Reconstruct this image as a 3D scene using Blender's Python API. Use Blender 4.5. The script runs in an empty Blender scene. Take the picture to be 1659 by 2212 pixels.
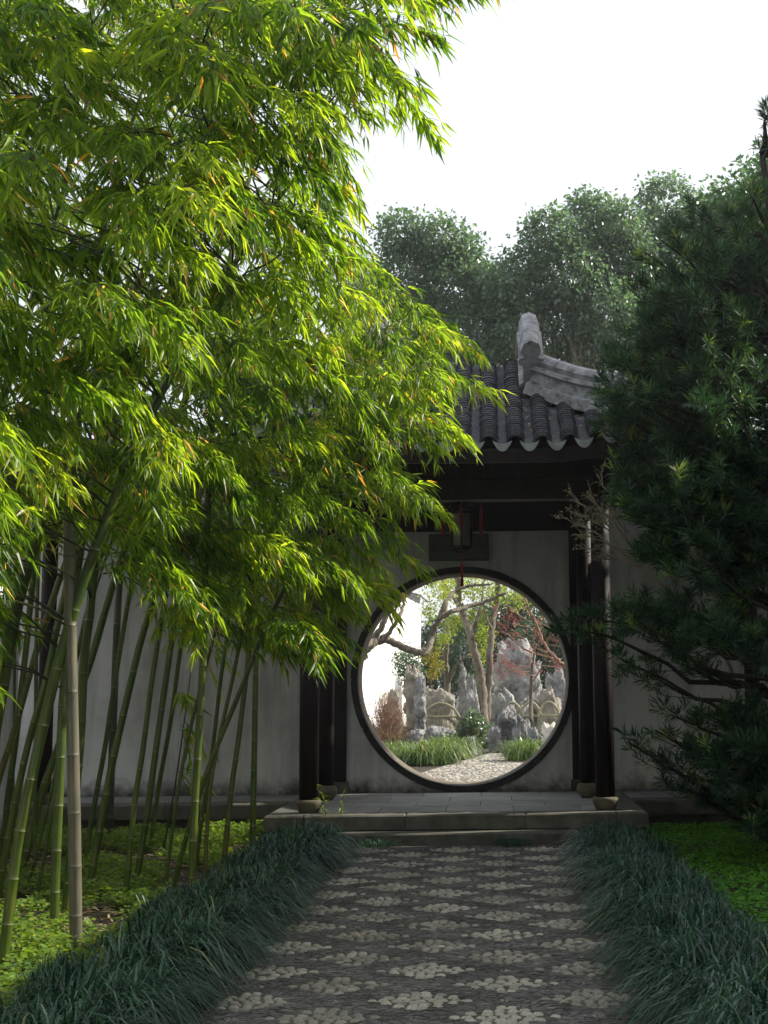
import bpy, math, random
import numpy as np
from mathutils import Vector, Matrix, noise

random.seed(7)
RNG = np.random.default_rng(11)
R = math.radians
sc = bpy.context.scene
COL = sc.collection

# ------------------------------------------------------------------ camera, sky, sun, exposure
EYE = 1.25                                   # eye height above the path
FPX, CXP, CYP = 3000.0, 1058.0, 1106.0       # focal length and principal point, in pixels of a 1659 x 2212 picture
PITCH, ROLL = math.atan(394 / FPX), R(0.6)
cam_d = bpy.data.cameras.new('camera')
cam = bpy.data.objects.new('camera', cam_d)
COL.objects.link(cam)
cam_d.sensor_fit = 'VERTICAL'
cam_d.sensor_height = 36.0
cam_d.lens = FPX / 2212 * 36.0
cam_d.shift_x = -(CXP - 829.5) / 2212
cam_d.clip_start, cam_d.clip_end = 0.1, 2000
cam.matrix_world = (Matrix.Translation((0, 0, EYE)) @ Matrix.Rotation(math.pi / 2 + PITCH, 4, 'X')
                    @ Matrix.Rotation(-ROLL, 4, 'Z'))
sc.camera = cam

SUN_AZ, SUN_EL = R(75), R(37)                # azimuth from the path's direction towards +x
world = bpy.data.worlds.new('World')
sc.world = world
world.use_nodes = True
wt = world.node_tree
wt.nodes.clear()
w_out = wt.nodes.new('ShaderNodeOutputWorld')
w_bg = wt.nodes.new('ShaderNodeBackground')
w_sky = wt.nodes.new('ShaderNodeTexSky')
w_sky.sky_type = 'NISHITA'
w_sky.sun_disc = False
w_sky.sun_elevation = SUN_EL
w_sky.sun_rotation = SUN_AZ
w_sky.air_density = 1.0
w_sky.dust_density = 7.0
w_sky.ozone_density = 1.5
w_bg.inputs['Strength'].default_value = 0.115
w_mix = wt.nodes.new('ShaderNodeMix')                # thin white haze over the whole sky
w_mix.data_type = 'RGBA'
w_mix.inputs[0].default_value = 0.75
w_mix.inputs[7].default_value = (7.0, 7.2, 7.6, 1)
wt.links.new(w_sky.outputs[0], w_mix.inputs[6])
wt.links.new(w_mix.outputs[2], w_bg.inputs['Color'])
wt.links.new(w_bg.outputs[0], w_out.inputs['Surface'])

sun_d = bpy.data.lights.new('sun', 'SUN')
sun_d.energy = 5.0
sun_d.angle = R(0.53)
sun_d.color = (1.0, 0.93, 0.80)
sun = bpy.data.objects.new('sun', sun_d)
COL.objects.link(sun)
SUN_DIR = Vector((math.sin(SUN_AZ) * math.cos(SUN_EL), math.cos(SUN_AZ) * math.cos(SUN_EL), math.sin(SUN_EL)))
sun.rotation_euler = (-SUN_DIR).to_track_quat('-Z', 'Y').to_euler()
sun.location = SUN_DIR * 40

sc.view_settings.view_transform = 'Standard'
sc.view_settings.look = 'None'
sc.view_settings.gamma = 1.0
sc.view_settings.use_curve_mapping = False
sc.view_settings.exposure = 0.68
sc.render.engine = 'CYCLES'
sc.cycles.use_denoising = True
sc.cycles.max_bounces = 8
sc.cycles.transmission_bounces = 6
sc.cycles.diffuse_bounces = 4
sc.cycles.glossy_bounces = 3
sc.cycles.sample_clamp_indirect = 6.0

# ------------------------------------------------------------------ pixel -> place helpers
_fw = np.array([0, math.cos(PITCH), math.sin(PITCH)])
_up = np.array([0, -math.sin(PITCH), math.cos(PITCH)])
def ray(x, y):
    a, b = (x - CXP) / FPX, (CYP - y) / FPX
    a, b = a * math.cos(ROLL) + b * math.sin(ROLL), -a * math.sin(ROLL) + b * math.cos(ROLL)
    return np.array([a, 0, 0]) + _up * b + _fw
def on_z(x, y, z=0.0):
    d = ray(x, y)
    return d * ((z - EYE) / d[2]) + np.array([0, 0, EYE])
def on_y(x, y, Y):
    d = ray(x, y)
    return d * (Y / d[1]) + np.array([0, 0, EYE])

def to_px(P):
    d = np.asarray(P, float) - np.array([0, 0, EYE])
    z = d @ _fw
    a, b = d[0] / z, (d @ _up) / z
    a, b = a * math.cos(ROLL) - b * math.sin(ROLL), a * math.sin(ROLL) + b * math.cos(ROLL)
    return CXP + a * FPX, CYP - b * FPX

# ------------------------------------------------------------------ object helpers
def tag(o, label=None, cat=None, group=None, kind=None):
    for k, v in (('label', label), ('category', cat), ('group', group), ('kind', kind)):
        if v:
            o[k] = v
    return o
def empty(name, loc=(0, 0, 0), **kw):
    o = bpy.data.objects.new(name, None)
    o.empty_display_size = 0.1
    o.location = loc
    COL.objects.link(o)
    return tag(o, **kw)
def obj(name, mesh, parent=None, **kw):
    """mesh data are in world space unless the parent sits elsewhere: the offset is taken out"""
    o = bpy.data.objects.new(name, mesh)
    COL.objects.link(o)
    if parent is not None:
        o.parent = parent
        p, off = parent, Vector((0, 0, 0))
        while p is not None:
            off += p.location
            p = p.parent
        o.location = -off
    return tag(o, **kw)
def mesh_np(name, V, F, mat, smooth=False, attrs=None):
    """V (n,3); F list of index arrays (m,3)/(m,4)"""
    me = bpy.data.meshes.new(name)
    V = np.asarray(V, np.float32)
    if not isinstance(F, list):
        F = [F]
    F = [np.asarray(f, np.int32) for f in F if len(f)]
    me.vertices.add(len(V))
    me.vertices.foreach_set('co', V.ravel())
    li = np.concatenate([f.ravel() for f in F])
    cnt = np.concatenate([np.full(len(f), f.shape[1], np.int32) for f in F])
    st = np.zeros(len(cnt), np.int32)
    st[1:] = np.cumsum(cnt)[:-1]
    me.loops.add(len(li))
    me.loops.foreach_set('vertex_index', li)
    me.polygons.add(len(cnt))
    me.polygons.foreach_set('loop_start', st)
    me.polygons.foreach_set('use_smooth', np.full(len(cnt), smooth))
    if attrs:
        for k, a in attrs.items():
            at = me.attributes.new(k, 'FLOAT', 'POINT')
            at.data.foreach_set('value', np.asarray(a, np.float32))
    me.update(calc_edges=True)
    if mat is not None:
        me.materials.append(mat)
    return me

class MB:
    """collects pieces of one mesh"""
    def __init__(self):
        self.v, self.f, self.a = [], [], []
    def add(self, V, F, a=0.0):
        o = len(self.v)
        self.v.extend([tuple(map(float, p)) for p in V])
        self.f.extend([tuple(i + o for i in f) for f in F])
        self.a.extend([a] * len(V) if np.isscalar(a) else list(a))
        return self
    def box(self, x0, x1, y0, y1, z0, z1, a=0.0, bev=0.0):
        if bev <= 0:
            V = [(x, y, z) for z in (z0, z1) for y in (y0, y1) for x in (x0, x1)]
            F = [(0, 2, 3, 1), (4, 5, 7, 6), (0, 1, 5, 4), (2, 6, 7, 3), (0, 4, 6, 2), (1, 3, 7, 5)]
            return self.add(V, F, a)
        b = bev                                # chamfered top edges
        V = []
        for z, q in ((z0, 0), (z1 - b, 0), (z1, b)):
            V += [(x0 + q, y0 + q, z), (x1 - q, y0 + q, z), (x1 - q, y1 - q, z), (x0 + q, y1 - q, z)]
        F = [(3, 2, 1, 0), (8, 9, 10, 11)]
        for k in (0, 4):
            for i in range(4):
                j = (i + 1) % 4
                F.append((k + i, k + j, k + 4 + j, k + 4 + i))
        return self.add(V, F, a)
    def tube(self, pts, rad, n=8, cap=True, a=0.0, flat=1.0):
        pts = [Vector(p) for p in pts]
        m = len(pts)
        rad = [rad] * m if np.isscalar(rad) else list(rad)
        aa = [a] * m if np.isscalar(a) else list(a)
        prev = None
        V, A = [], []
        for i, p in enumerate(pts):
            t = (pts[min(i + 1, m - 1)] - pts[max(i - 1, 0)])
            if t.length < 1e-9:
                t = Vector((0, 0, 1))
            t.normalize()
            if prev is None:
                u = t.orthogonal().normalized()
            else:
                u = prev - t * prev.dot(t)
                u = u.normalized() if u.length > 1e-6 else t.orthogonal().normalized()
            prev = u
            w = t.cross(u)
            for k in range(n):
                an = 2 * math.pi * k / n
                V.append(p + (u * math.cos(an) + w * math.sin(an) * flat) * rad[i])
                A.append(aa[i])
        F = []
        for i in range(m - 1):
            for k in range(n):
                l = (k + 1) % n
                F.append((i * n + k, i * n + l, (i + 1) * n + l, (i + 1) * n + k))
        if cap:
            F.append(tuple(reversed(range(n))))
            F.append(tuple((m - 1) * n + k for k in range(n)))
        return self.add(V, F, A)
    def lathe(self, cx, cy, prof, n=20, a=0.0):
        V, F = [], []
        for r, z in prof:
            for k in range(n):
                an = 2 * math.pi * k / n
                V.append((cx + r * math.cos(an), cy + r * math.sin(an), z))
        for i in range(len(prof) - 1):
            for k in range(n):
                l = (k + 1) % n
                F.append((i * n + k, i * n + l, (i + 1) * n + l, (i + 1) * n + k))
        F.append(tuple(reversed(range(n))))
        F.append(tuple((len(prof) - 1) * n + k for k in range(n)))
        return self.add(V, F, a)
    def mesh(self, name, mat, smooth=False):
        me = bpy.data.meshes.new(name)
        me.from_pydata(self.v, [], self.f)
        at = me.attributes.new('rnd', 'FLOAT', 'POINT')
        at.data.foreach_set('value', np.asarray(self.a, np.float32))
        if smooth:
            me.polygons.foreach_set('use_smooth', np.ones(len(me.polygons), bool))
        me.materials.append(mat)
        me.update()
        return me
    def obj(self, name, mat, parent=None, smooth=False, **kw):
        return obj(name, self.mesh(name, mat, smooth), parent, **kw)

# ------------------------------------------------------------------ materials
def new_mat(name):
    m = bpy.data.materials.new(name)
    m.use_nodes = True
    nt = m.node_tree
    nt.nodes.clear()
    out = nt.nodes.new('ShaderNodeOutputMaterial')
    b = nt.nodes.new('ShaderNodeBsdfPrincipled')
    nt.links.new(b.outputs[0], out.inputs['Surface'])
    return m, nt, b, out
def ramp(nt, stops, fac):
    r = nt.nodes.new('ShaderNodeValToRGB')
    e = r.color_ramp.elements
    while len(e) < len(stops):
        e.new(0.5)
    for i, (p, c) in enumerate(stops):
        e[i].position = p
        e[i].color = (*c, 1)
    nt.links.new(fac, r.inputs[0])
    return r.outputs[0]
def tex(nt, kind='Noise', scale=5.0, detail=6.0, rough=0.6, stretch=None, coord='Object'):
    tc = nt.nodes.new('ShaderNodeTexCoord')
    v = tc.outputs[coord]
    if coord == 'World':
        pass
    if stretch:
        mp = nt.nodes.new('ShaderNodeMapping')
        mp.inputs['Scale'].default_value = stretch
        nt.links.new(v, mp.inputs[0])
        v = mp.outputs[0]
    if kind == 'Noise':
        t = nt.nodes.new('ShaderNodeTexNoise')
        t.inputs['Detail'].default_value = detail
        t.inputs['Roughness'].default_value = rough
        o = t.outputs[0]
    else:
        t = nt.nodes.new('ShaderNodeTexVoronoi')
        o = t.outputs['Distance']
    t.inputs['Scale'].default_value = scale
    nt.links.new(v, t.inputs['Vector'])
    return o
def mixc(nt, fac, a, b, mode='MIX'):
    m = nt.nodes.new('ShaderNodeMix')
    m.data_type = 'RGBA'
    m.blend_type = mode
    for s, x in ((m.inputs[0], fac), (m.inputs[6], a), (m.inputs[7], b)):
        if hasattr(x, 'default_value') or hasattr(x, 'is_linked'):
            nt.links.new(x, s)
        elif isinstance(x, (int, float)):
            s.default_value = x
        else:
            s.default_value = (*x, 1)
    return m.outputs[2]
def bump(nt, b, h, strength=0.3, dist=0.01):
    n = nt.nodes.new('ShaderNodeBump')
    n.inputs['Strength'].default_value = strength
    n.inputs['Distance'].default_value = dist
    nt.links.new(h, n.inputs['Height'])
    nt.links.new(n.outputs[0], b.inputs['Normal'])
def attr(nt, name='rnd'):
    a = nt.nodes.new('ShaderNodeAttribute')
    a.attribute_name = name
    return a.outputs['Fac']
def rough_mat(name, stops, scale=6, rough=0.85, bumps=0.3, bscale=40, stretch=None, spec=0.3, use_rnd=0.0, bdist=0.01):
    m, nt, b, out = new_mat(name)
    c = ramp(nt, stops, tex(nt, 'Noise', scale, 8, 0.65, stretch))
    if use_rnd:
        c = mixc(nt, use_rnd, c, ramp(nt, [(0, (0.45,) * 3), (1, (1.35,) * 3)], attr(nt)), 'MULTIPLY')
    nt.links.new(c, b.inputs['Base Color'])
    b.inputs['Roughness'].default_value = rough
    b.inputs['Specular IOR Level'].default_value = spec
    bump(nt, b, tex(nt, 'Noise', bscale, 6, 0.6, stretch), bumps, bdist)
    return m
def leaf_mat(name, stops, trans, fac=0.5, rough=0.42, spec=0.45):
    """stops: leaf colour over the per-leaf random value; trans: tint of the light that shines through"""
    m, nt, b, out = new_mat(name)
    c = ramp(nt, stops, attr(nt))
    nt.links.new(c, b.inputs['Base Color'])
    b.inputs['Roughness'].default_value = rough
    b.inputs['Specular IOR Level'].default_value = spec
    t = nt.nodes.new('ShaderNodeBsdfTranslucent')
    tcol = mixc(nt, 1.0, c, trans, 'MULTIPLY')
    nt.links.new(tcol, t.inputs['Color'])
    mx = nt.nodes.new('ShaderNodeMixShader')
    mx.inputs[0].default_value = fac
    nt.links.new(b.outputs[0], mx.inputs[1])
    nt.links.new(t.outputs[0], mx.inputs[2])
    nt.links.new(mx.outputs[0], out.inputs['Surface'])
    return m

def plaster_mat(name, tone, base_z, dirt=1.0):
    """lime-washed wall: blotches, rain streaks, and a damp dirty foot that starts at base_z"""
    m, nt, b, out = new_mat(name)
    c = ramp(nt, [(0.25, tuple(t * 0.62 for t in tone)), (0.5, tone), (0.75, tuple(min(0.85, t * 1.12) for t in tone))], tex(nt, 'Noise', 1.3, 8, 0.65))
    streak = tex(nt, 'Noise', 2.2, 6, 0.6, (3.0, 3.0, 0.25))
    c = mixc(nt, ramp(nt, [(0.45, (0, 0, 0)), (0.75, (0.7 * dirt,) * 3)], streak), c, (0.2, 0.2, 0.19))
    tc = nt.nodes.new('ShaderNodeTexCoord')
    sp = nt.nodes.new('ShaderNodeSeparateXYZ')
    nt.links.new(tc.outputs['Object'], sp.inputs[0])
    n = tex(nt, 'Noise', 5.0, 8, 0.7)
    ma = nt.nodes.new('ShaderNodeMath')
    ma.operation = 'MULTIPLY_ADD'
    nt.links.new(n, ma.inputs[0])
    ma.inputs[1].default_value = -0.5
    nt.links.new(sp.outputs['Z'], ma.inputs[2])
    st = ramp(nt, [(0.0, (1, 1, 1)), (0.12, (0.75, 0.75, 0.75)), (0.4, (0, 0, 0))], ma.outputs[0])
    # the ramp reads height above the foot, broken up by noise
    mr = nt.nodes.new('ShaderNodeMapRange')
    mr.inputs['From Min'].default_value = base_z - 0.28
    mr.inputs['From Max'].default_value = base_z + 0.22
    nt.links.new(ma.outputs[0], mr.inputs['Value'])
    nt.links.new(mr.outputs[0], st.node.inputs[0])
    c = mixc(nt, st, c, (0.055, 0.06, 0.05))
    nt.links.new(c, b.inputs['Base Color'])
    b.inputs['Roughness'].default_value = 0.9
    b.inputs['Specular IOR Level'].default_value = 0.15
    bump(nt, b, tex(nt, 'Noise', 30, 8, 0.7), 0.25, 0.01)
    return m

M = {}
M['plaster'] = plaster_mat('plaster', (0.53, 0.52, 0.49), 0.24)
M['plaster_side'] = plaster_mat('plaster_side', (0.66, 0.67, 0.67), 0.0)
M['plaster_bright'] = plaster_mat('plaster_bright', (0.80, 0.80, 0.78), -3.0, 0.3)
M['wood'] = rough_mat('dark_lacquer', [(0.3, (0.007, 0.005, 0.006)), (0.7, (0.024, 0.014, 0.015))], 3, 0.6, 0.3, 14, (6, 6, 0.6), 0.25)
M['stone'] = rough_mat('stone', [(0.25, (0.05, 0.048, 0.038)), (0.5, (0.11, 0.106, 0.088)), (0.8, (0.19, 0.185, 0.16))], 5, 0.88, 0.5, 45, use_rnd=0.5)
M['slab'] = rough_mat('floor_slab', [(0.25, (0.17, 0.17, 0.16)), (0.55, (0.27, 0.27, 0.26)), (0.8, (0.36, 0.36, 0.35))], 3.5, 0.72, 0.25, 40, use_rnd=0.35)
M['drum'] = rough_mat('drum_stone', [(0.25, (0.07, 0.06, 0.04)), (0.55, (0.15, 0.13, 0.09)), (0.8, (0.22, 0.2, 0.15))], 8, 0.9, 0.6, 60)
M['tile'] = rough_mat('roof_tile', [(0.25, (0.035, 0.036, 0.045)), (0.5, (0.075, 0.075, 0.09)), (0.66, (0.12, 0.12, 0.125)), (0.8, (0.22, 0.22, 0.2))], 7, 0.8, 0.4, 60, use_rnd=0.7)
M['drip'] = rough_mat('drip_tile', [(0.3, (0.14, 0.16, 0.15)), (0.7, (0.27, 0.29, 0.27))], 12, 0.85, 0.4, 60)
M['ridge'] = rough_mat('ridge_plaster', [(0.33, (0.07, 0.07, 0.066)), (0.43, (0.22, 0.222, 0.23)), (0.55, (0.33, 0.335, 0.355)), (0.75, (0.44, 0.445, 0.47))], 9, 0.9, 0.8, 45, bdist=0.02)
M['ring'] = rough_mat('gate_ring', [(0.3, (0.018, 0.019, 0.017)), (0.7, (0.05, 0.05, 0.045))], 8, 0.7, 0.4, 40)
M['reveal'] = rough_mat('gate_reveal', [(0.3, (0.09, 0.075, 0.055)), (0.7, (0.19, 0.165, 0.125))], 5, 0.85, 0.3, 40)
M['soil'] = rough_mat('soil', [(0.3, (0.02, 0.017, 0.011)), (0.6, (0.05, 0.042, 0.028)), (0.8, (0.09, 0.08, 0.05))], 4, 0.95, 0.8, 30, bdist=0.03)
M['mortar'] = rough_mat('path_mortar', [(0.3, (0.05, 0.048, 0.046)), (0.7, (0.13, 0.125, 0.12))], 6, 0.9, 0.8, 80)
M['chip'] = rough_mat('tile_chip', [(0.3, (0.075, 0.072, 0.07)), (0.7, (0.19, 0.183, 0.178))], 3, 0.85, 0.5, 90, use_rnd=0.7, spec=0.15)
M['pebble'] = rough_mat('pebble', [(0.25, (0.17, 0.158, 0.13)), (0.5, (0.32, 0.30, 0.25)), (0.8, (0.50, 0.47, 0.41))], 3.5, 0.55, 0.2, 60, use_rnd=0.7, spec=0.4)
M['gravel_path'] = rough_mat('garden_path', [(0.3, (0.16, 0.15, 0.15)), (0.5, (0.30, 0.285, 0.285)), (0.75, (0.46, 0.44, 0.43))], 22, 0.9, 0.9, 45, bdist=0.03)
M['rock'] = rough_mat('rockery_stone', [(0.34, (0.05, 0.05, 0.05)), (0.48, (0.20, 0.20, 0.198)), (0.7, (0.42, 0.42, 0.41))], 2.2, 0.88, 0.9, 9, bdist=0.05)
M['rock_pale'] = rough_mat('pale_stone', [(0.28, (0.38, 0.35, 0.28)), (0.7, (0.72, 0.70, 0.64))], 4, 0.85, 0.6, 15, bdist=0.03)
M['rock_brown'] = rough_mat('weathered_stone', [(0.3, (0.09, 0.08, 0.06)), (0.5, (0.22, 0.20, 0.165)), (0.75, (0.38, 0.36, 0.31))], 3, 0.88, 0.7, 12, bdist=0.04)
M['bark'] = rough_mat('bark', [(0.3, (0.07, 0.055, 0.04)), (0.7, (0.19, 0.16, 0.125))], 8, 0.95, 0.9, 22, (3, 3, 0.6), bdist=0.02)
M['bark_pale'] = rough_mat('pale_bark', [(0.3, (0.08, 0.068, 0.052)), (0.7, (0.24, 0.21, 0.165))], 8, 0.95, 0.9, 25, (2, 2, 0.8), bdist=0.02)
M['bark_dark'] = rough_mat('dark_bark', [(0.3, (0.018, 0.016, 0.013)), (0.7, (0.055, 0.048, 0.038))], 9, 0.95, 0.9, 25, bdist=0.02)
M['twig'] = rough_mat('dry_twig', [(0.3, (0.16, 0.09, 0.06)), (0.7, (0.34, 0.21, 0.15))], 6, 0.9, 0.2, 30)
M['twig_pale'] = rough_mat('pale_twig', [(0.3, (0.19, 0.15, 0.11)), (0.7, (0.38, 0.32, 0.25))], 6, 0.85, 0.2, 30)
M['cane'] = rough_mat('fence_cane', [(0.3, (0.17, 0.165, 0.10)), (0.7, (0.38, 0.36, 0.24))], 5, 0.7, 0.3, 30)
M['red'] = rough_mat('red_silk', [(0.3, (0.20, 0.008, 0.01)), (0.7, (0.36, 0.014, 0.016))], 20, 0.6, 0.4, 90)
M['plaque'] = rough_mat('plaque', [(0.3, (0.07, 0.072, 0.065)), (0.7, (0.14, 0.14, 0.125))], 6, 0.7, 0.3, 30)
M['litter'] = leaf_mat('litter', [(0.0, (0.16, 0.11, 0.06)), (0.5, (0.32, 0.25, 0.14)), (1.0, (0.50, 0.43, 0.27))], (1, 0.9, 0.7), 0.15, 0.6, 0.3)
M['pane'], _nt, _b, _o = new_mat('lantern_pane')
_b.inputs['Roughness'].default_value = 0.5
_nt.links.new(ramp(_nt, [(0.3, (0.09, 0.088, 0.065)), (0.7, (0.16, 0.155, 0.12))], tex(_nt, 'Noise', 9)), _b.inputs['Base Color'])

M['bamboo_leaf'] = leaf_mat('bamboo_leaf', [(0.0, (0.03, 0.08, 0.010)), (0.35, (0.085, 0.165, 0.014)), (0.75, (0.17, 0.26, 0.02)), (0.945, (0.24, 0.31, 0.028)), (0.965, (0.36, 0.17, 0.04)), (1.0, (0.42, 0.30, 0.17))], (3.25, 2.85, 1.1), 0.64, 0.36, 0.45)
M['camphor_leaf'] = leaf_mat('camphor_leaf', [(0.0, (0.055, 0.105, 0.07)), (0.6, (0.095, 0.16, 0.10)), (1.0, (0.15, 0.21, 0.115))], (1.9, 2.0, 1.2), 0.42, 0.3, 0.8)
M['needle'] = leaf_mat('yew_needle', [(0.0, (0.010, 0.032, 0.020)), (0.5, (0.026, 0.07, 0.037)), (0.85, (0.065, 0.13, 0.055)), (1.0, (0.20, 0.24, 0.07))], (2.2, 2.2, 0.8), 0.35, 0.36, 0.5)
M['mondo'] = leaf_mat('mondo_blade', [(0.0, (0.006, 0.026, 0.020)), (0.45, (0.022, 0.072, 0.050)), (0.8, (0.065, 0.155, 0.105)), (0.95, (0.12, 0.22, 0.155)), (1.0, (0.25, 0.24, 0.11))], (1.8, 1.9, 0.8), 0.22, 0.36, 0.5)  # brighter stops stand in for light streaks on the blades
M['mondo_variegated'] = leaf_mat('mondo_blade_variegated', [(0.0, (0.05, 0.10, 0.03)), (0.55, (0.11, 0.18, 0.05)), (0.85, (0.22, 0.27, 0.10)), (1.0, (0.40, 0.40, 0.20))], (1.9, 1.8, 0.8), 0.3, 0.4, 0.5)
M['cover_yellow'] = leaf_mat('ground_cover_leaf', [(0.0, (0.06, 0.13, 0.02)), (0.5, (0.13, 0.23, 0.03)), (1.0, (0.24, 0.30, 0.045))], (2.2, 2.0, 0.8), 0.4, 0.55, 0.3)
M['cover_green'] = leaf_mat('clover_leaf', [(0.0, (0.045, 0.14, 0.014)), (0.5, (0.08, 0.24, 0.022)), (1.0, (0.13, 0.32, 0.03))], (1.9, 2.0, 0.6), 0.35, 0.55, 0.3)
M['young_leaf'] = leaf_mat('young_leaf', [(0.0, (0.08, 0.14, 0.025)), (0.6, (0.17, 0.24, 0.04)), (1.0, (0.30, 0.33, 0.07))], (2.4, 2.2, 0.9), 0.5, 0.4, 0.4)
M['dark_leaf'] = leaf_mat('dark_leaf', [(0.0, (0.015, 0.04, 0.02)), (1.0, (0.05, 0.10, 0.045))], (1.6, 1.8, 0.8), 0.3, 0.4, 0.5)
M['maple_leaf'] = leaf_mat('maple_leaf', [(0.0, (0.16, 0.06, 0.06)), (0.6, (0.30, 0.07, 0.08)), (1.0, (0.50, 0.08, 0.08))], (1.4, 1.3, 1.2), 0.45, 0.5, 0.3)
M['orange_leaf'] = leaf_mat('turning_leaf', [(0.0, (0.10, 0.17, 0.03)), (0.6, (0.28, 0.30, 0.05)), (1.0, (0.50, 0.26, 0.07))], (1.9, 1.6, 0.8), 0.45, 0.5, 0.3)
M['pale_leaf'] = leaf_mat('pale_leaf', [(0.0, (0.15, 0.16, 0.08)), (0.6, (0.26, 0.26, 0.14)), (1.0, (0.34, 0.26, 0.17))], (1.5, 1.4, 0.9), 0.4, 0.5, 0.4)

def culm_mat(name, stops, node_col):
    m, nt, b, out = new_mat(name)
    c = ramp(nt, stops, tex(nt, 'Noise', 3, 6, 0.6, (5, 5, 0.8)))
    a = attr(nt)
    c = mixc(nt, ramp(nt, [(0.55, (0, 0, 0)), (0.75, (1, 1, 1))], a), c, node_col)
    c = mixc(nt, ramp(nt, [(0.2, (1, 1, 1)), (0.3, (0, 0, 0))], a), c, mixc(nt, 0.75, c, (0.012, 0.014, 0.006)))
    nt.links.new(c, b.inputs['Base Color'])
    b.inputs['Roughness'].default_value = 0.34
    b.inputs['Specular IOR Level'].default_value = 0.5
    bump(nt, b, tex(nt, 'Noise', 20, 4, 0.6, (6, 6, 0.6)), 0.12, 0.01)
    return m
M['culm'] = culm_mat('green_culm', [(0.25, (0.024, 0.05, 0.008)), (0.5, (0.06, 0.095, 0.012)), (0.78, (0.14, 0.155, 0.028))], (0.17, 0.19, 0.12))
M['culm_old'] = culm_mat('yellowed_culm', [(0.25, (0.045, 0.06, 0.010)), (0.5, (0.085, 0.095, 0.016)), (0.78, (0.14, 0.135, 0.03))], (0.20, 0.20, 0.12))
M['culm_grey'] = culm_mat('grey_culm', [(0.25, (0.085, 0.08, 0.06)), (0.5, (0.14, 0.13, 0.095)), (0.78, (0.20, 0.185, 0.14))], (0.05, 0.045, 0.035))
M['culm_dark'] = culm_mat('dark_culm', [(0.25, (0.02, 0.02, 0.014)), (0.5, (0.035, 0.04, 0.022)), (0.78, (0.07, 0.075, 0.04))], (0.10, 0.10, 0.07))

# ------------------------------------------------------------------ leaf / blade generators (numpy)
def unit(a):
    return a / np.maximum(np.linalg.norm(a, axis=-1, keepdims=True), 1e-9)
def rand_dirs(n):
    return unit(RNG.normal(size=(n, 3)))
def leaves_np(P, D, N, L, W, bend=0.15, fold=0.25, wide=0.38, tris=4):
    """pointed leaves: base, two edges, folded midrib, drooping tip"""
    n = len(P)
    L = np.broadcast_to(np.asarray(L, float), (n,))[:, None]
    W = np.broadcast_to(np.asarray(W, float), (n,))[:, None]
    D = unit(D)
    N = unit(N - D * np.sum(N * D, 1, keepdims=True))
    S = np.cross(D, N)
    mid = P + D * L * wide
    if tris == 2:
        V = np.stack([P, mid + S * W / 2, P + D * L - N * L * bend, mid - S * W / 2], 1)
        F = np.array([[0, 1, 2], [0, 2, 3]])
    else:
        V = np.stack([P, mid + S * W / 2 + N * W * fold, mid, mid - S * W / 2 + N * W * fold, P + D * L - N * L * bend], 1)
        F = np.array([[0, 2, 1], [0, 3, 2], [1, 2, 4], [2, 3, 4]])
    k = V.shape[1]
    Fa = (F[None] + (np.arange(n) * k)[:, None, None]).reshape(-1, 3)
    return V.reshape(-1, 3), Fa, k
class LB:
    """collects leaf batches into one mesh"""
    def __init__(self):
        self.V, self.F, self.A, self.n = [], [], [], 0
    def add(self, V, F, k, rnd):
        self.V.append(V)
        self.F.append(F + self.n)
        self.A.append(np.repeat(rnd, k))
        self.n += len(V)
    def leaves(self, P, D, N, L, W, rnd, **kw):
        V, F, k = leaves_np(P, D, N, L, W, **kw)
        self.add(V, F, k, rnd)
    def obj(self, name, mat, parent=None, **kw):
        if not self.V:
            return None
        me = mesh_np(name, np.concatenate(self.V), np.concatenate(self.F), mat, False, {'rnd': np.concatenate(self.A)})
        return obj(name, me, parent, **kw)
def blades_np(P, az, reach, h, droop, W, seg=5):
    """arching grass blades: up from P, over along azimuth az, tip falling by droop"""
    n = len(P)
    t = np.linspace(0, 1, seg + 1)[None, :]
    hd = np.stack([np.cos(az), np.sin(az), np.zeros(n)], 1)
    out = (reach[:, None] * (0.25 * t + 0.75 * t ** 1.6))
    z = h[:, None] * (2.2 * t - 1.2 * t ** 2) - droop[:, None] * t ** 2.6
    C = P[:, None, :] + hd[:, None, :] * out[:, :, None]
    C[:, :, 2] += z
    side = np.stack([-np.sin(az), np.cos(az), np.zeros(n)], 1)
    w = (W[:, None] * (1 - t ** 2.2) * 0.5 + 0.0003)
    A = C + side[:, None, :] * w[:, :, None]
    B = C - side[:, None, :] * w[:, :, None]
    V = np.stack([A, B], 2).reshape(n, -1, 3)
    F = []
    for i in range(seg):
        F.append([2 * i, 2 * i + 1, 2 * i + 3, 2 * i + 2])
    k = V.shape[1]
    Fa = (np.array(F)[None] + (np.arange(n) * k)[:, None, None]).reshape(-1, 4)
    return V.reshape(-1, 3), Fa, k

def spline(pts, n):
    """Catmull-Rom through pts, n samples"""
    P = np.array([p for p in pts], float)
    P = np.vstack([2 * P[0] - P[1], P, 2 * P[-1] - P[-2]])
    m = len(P) - 3
    out = []
    for q in np.linspace(0, m - 1e-6, n):
        i = int(q)
        t = q - i
        a, b, c, d = P[i:i + 4]
        out.append(0.5 * ((2 * b) + (-a + c) * t + (2 * a - 5 * b + 4 * c - d) * t * t + (-a + 3 * b - 3 * c + d) * t ** 3))
    return np.array(out)
def wobble(a, b, n, amt, sag=0.0):
    """crooked line from a to b"""
    a, b = np.asarray(a, float), np.asarray(b, float)
    t = np.linspace(0, 1, n)[:, None]
    L = np.linalg.norm(b - a)
    off = RNG.normal(size=(n, 3)) * amt * L
    off[0] = 0
    off[-1] *= 0.3
    p = a + (b - a) * t + off
    p[:, 2] += sag * L * (4 * t * (1 - t))[:, 0]
    return p

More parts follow.
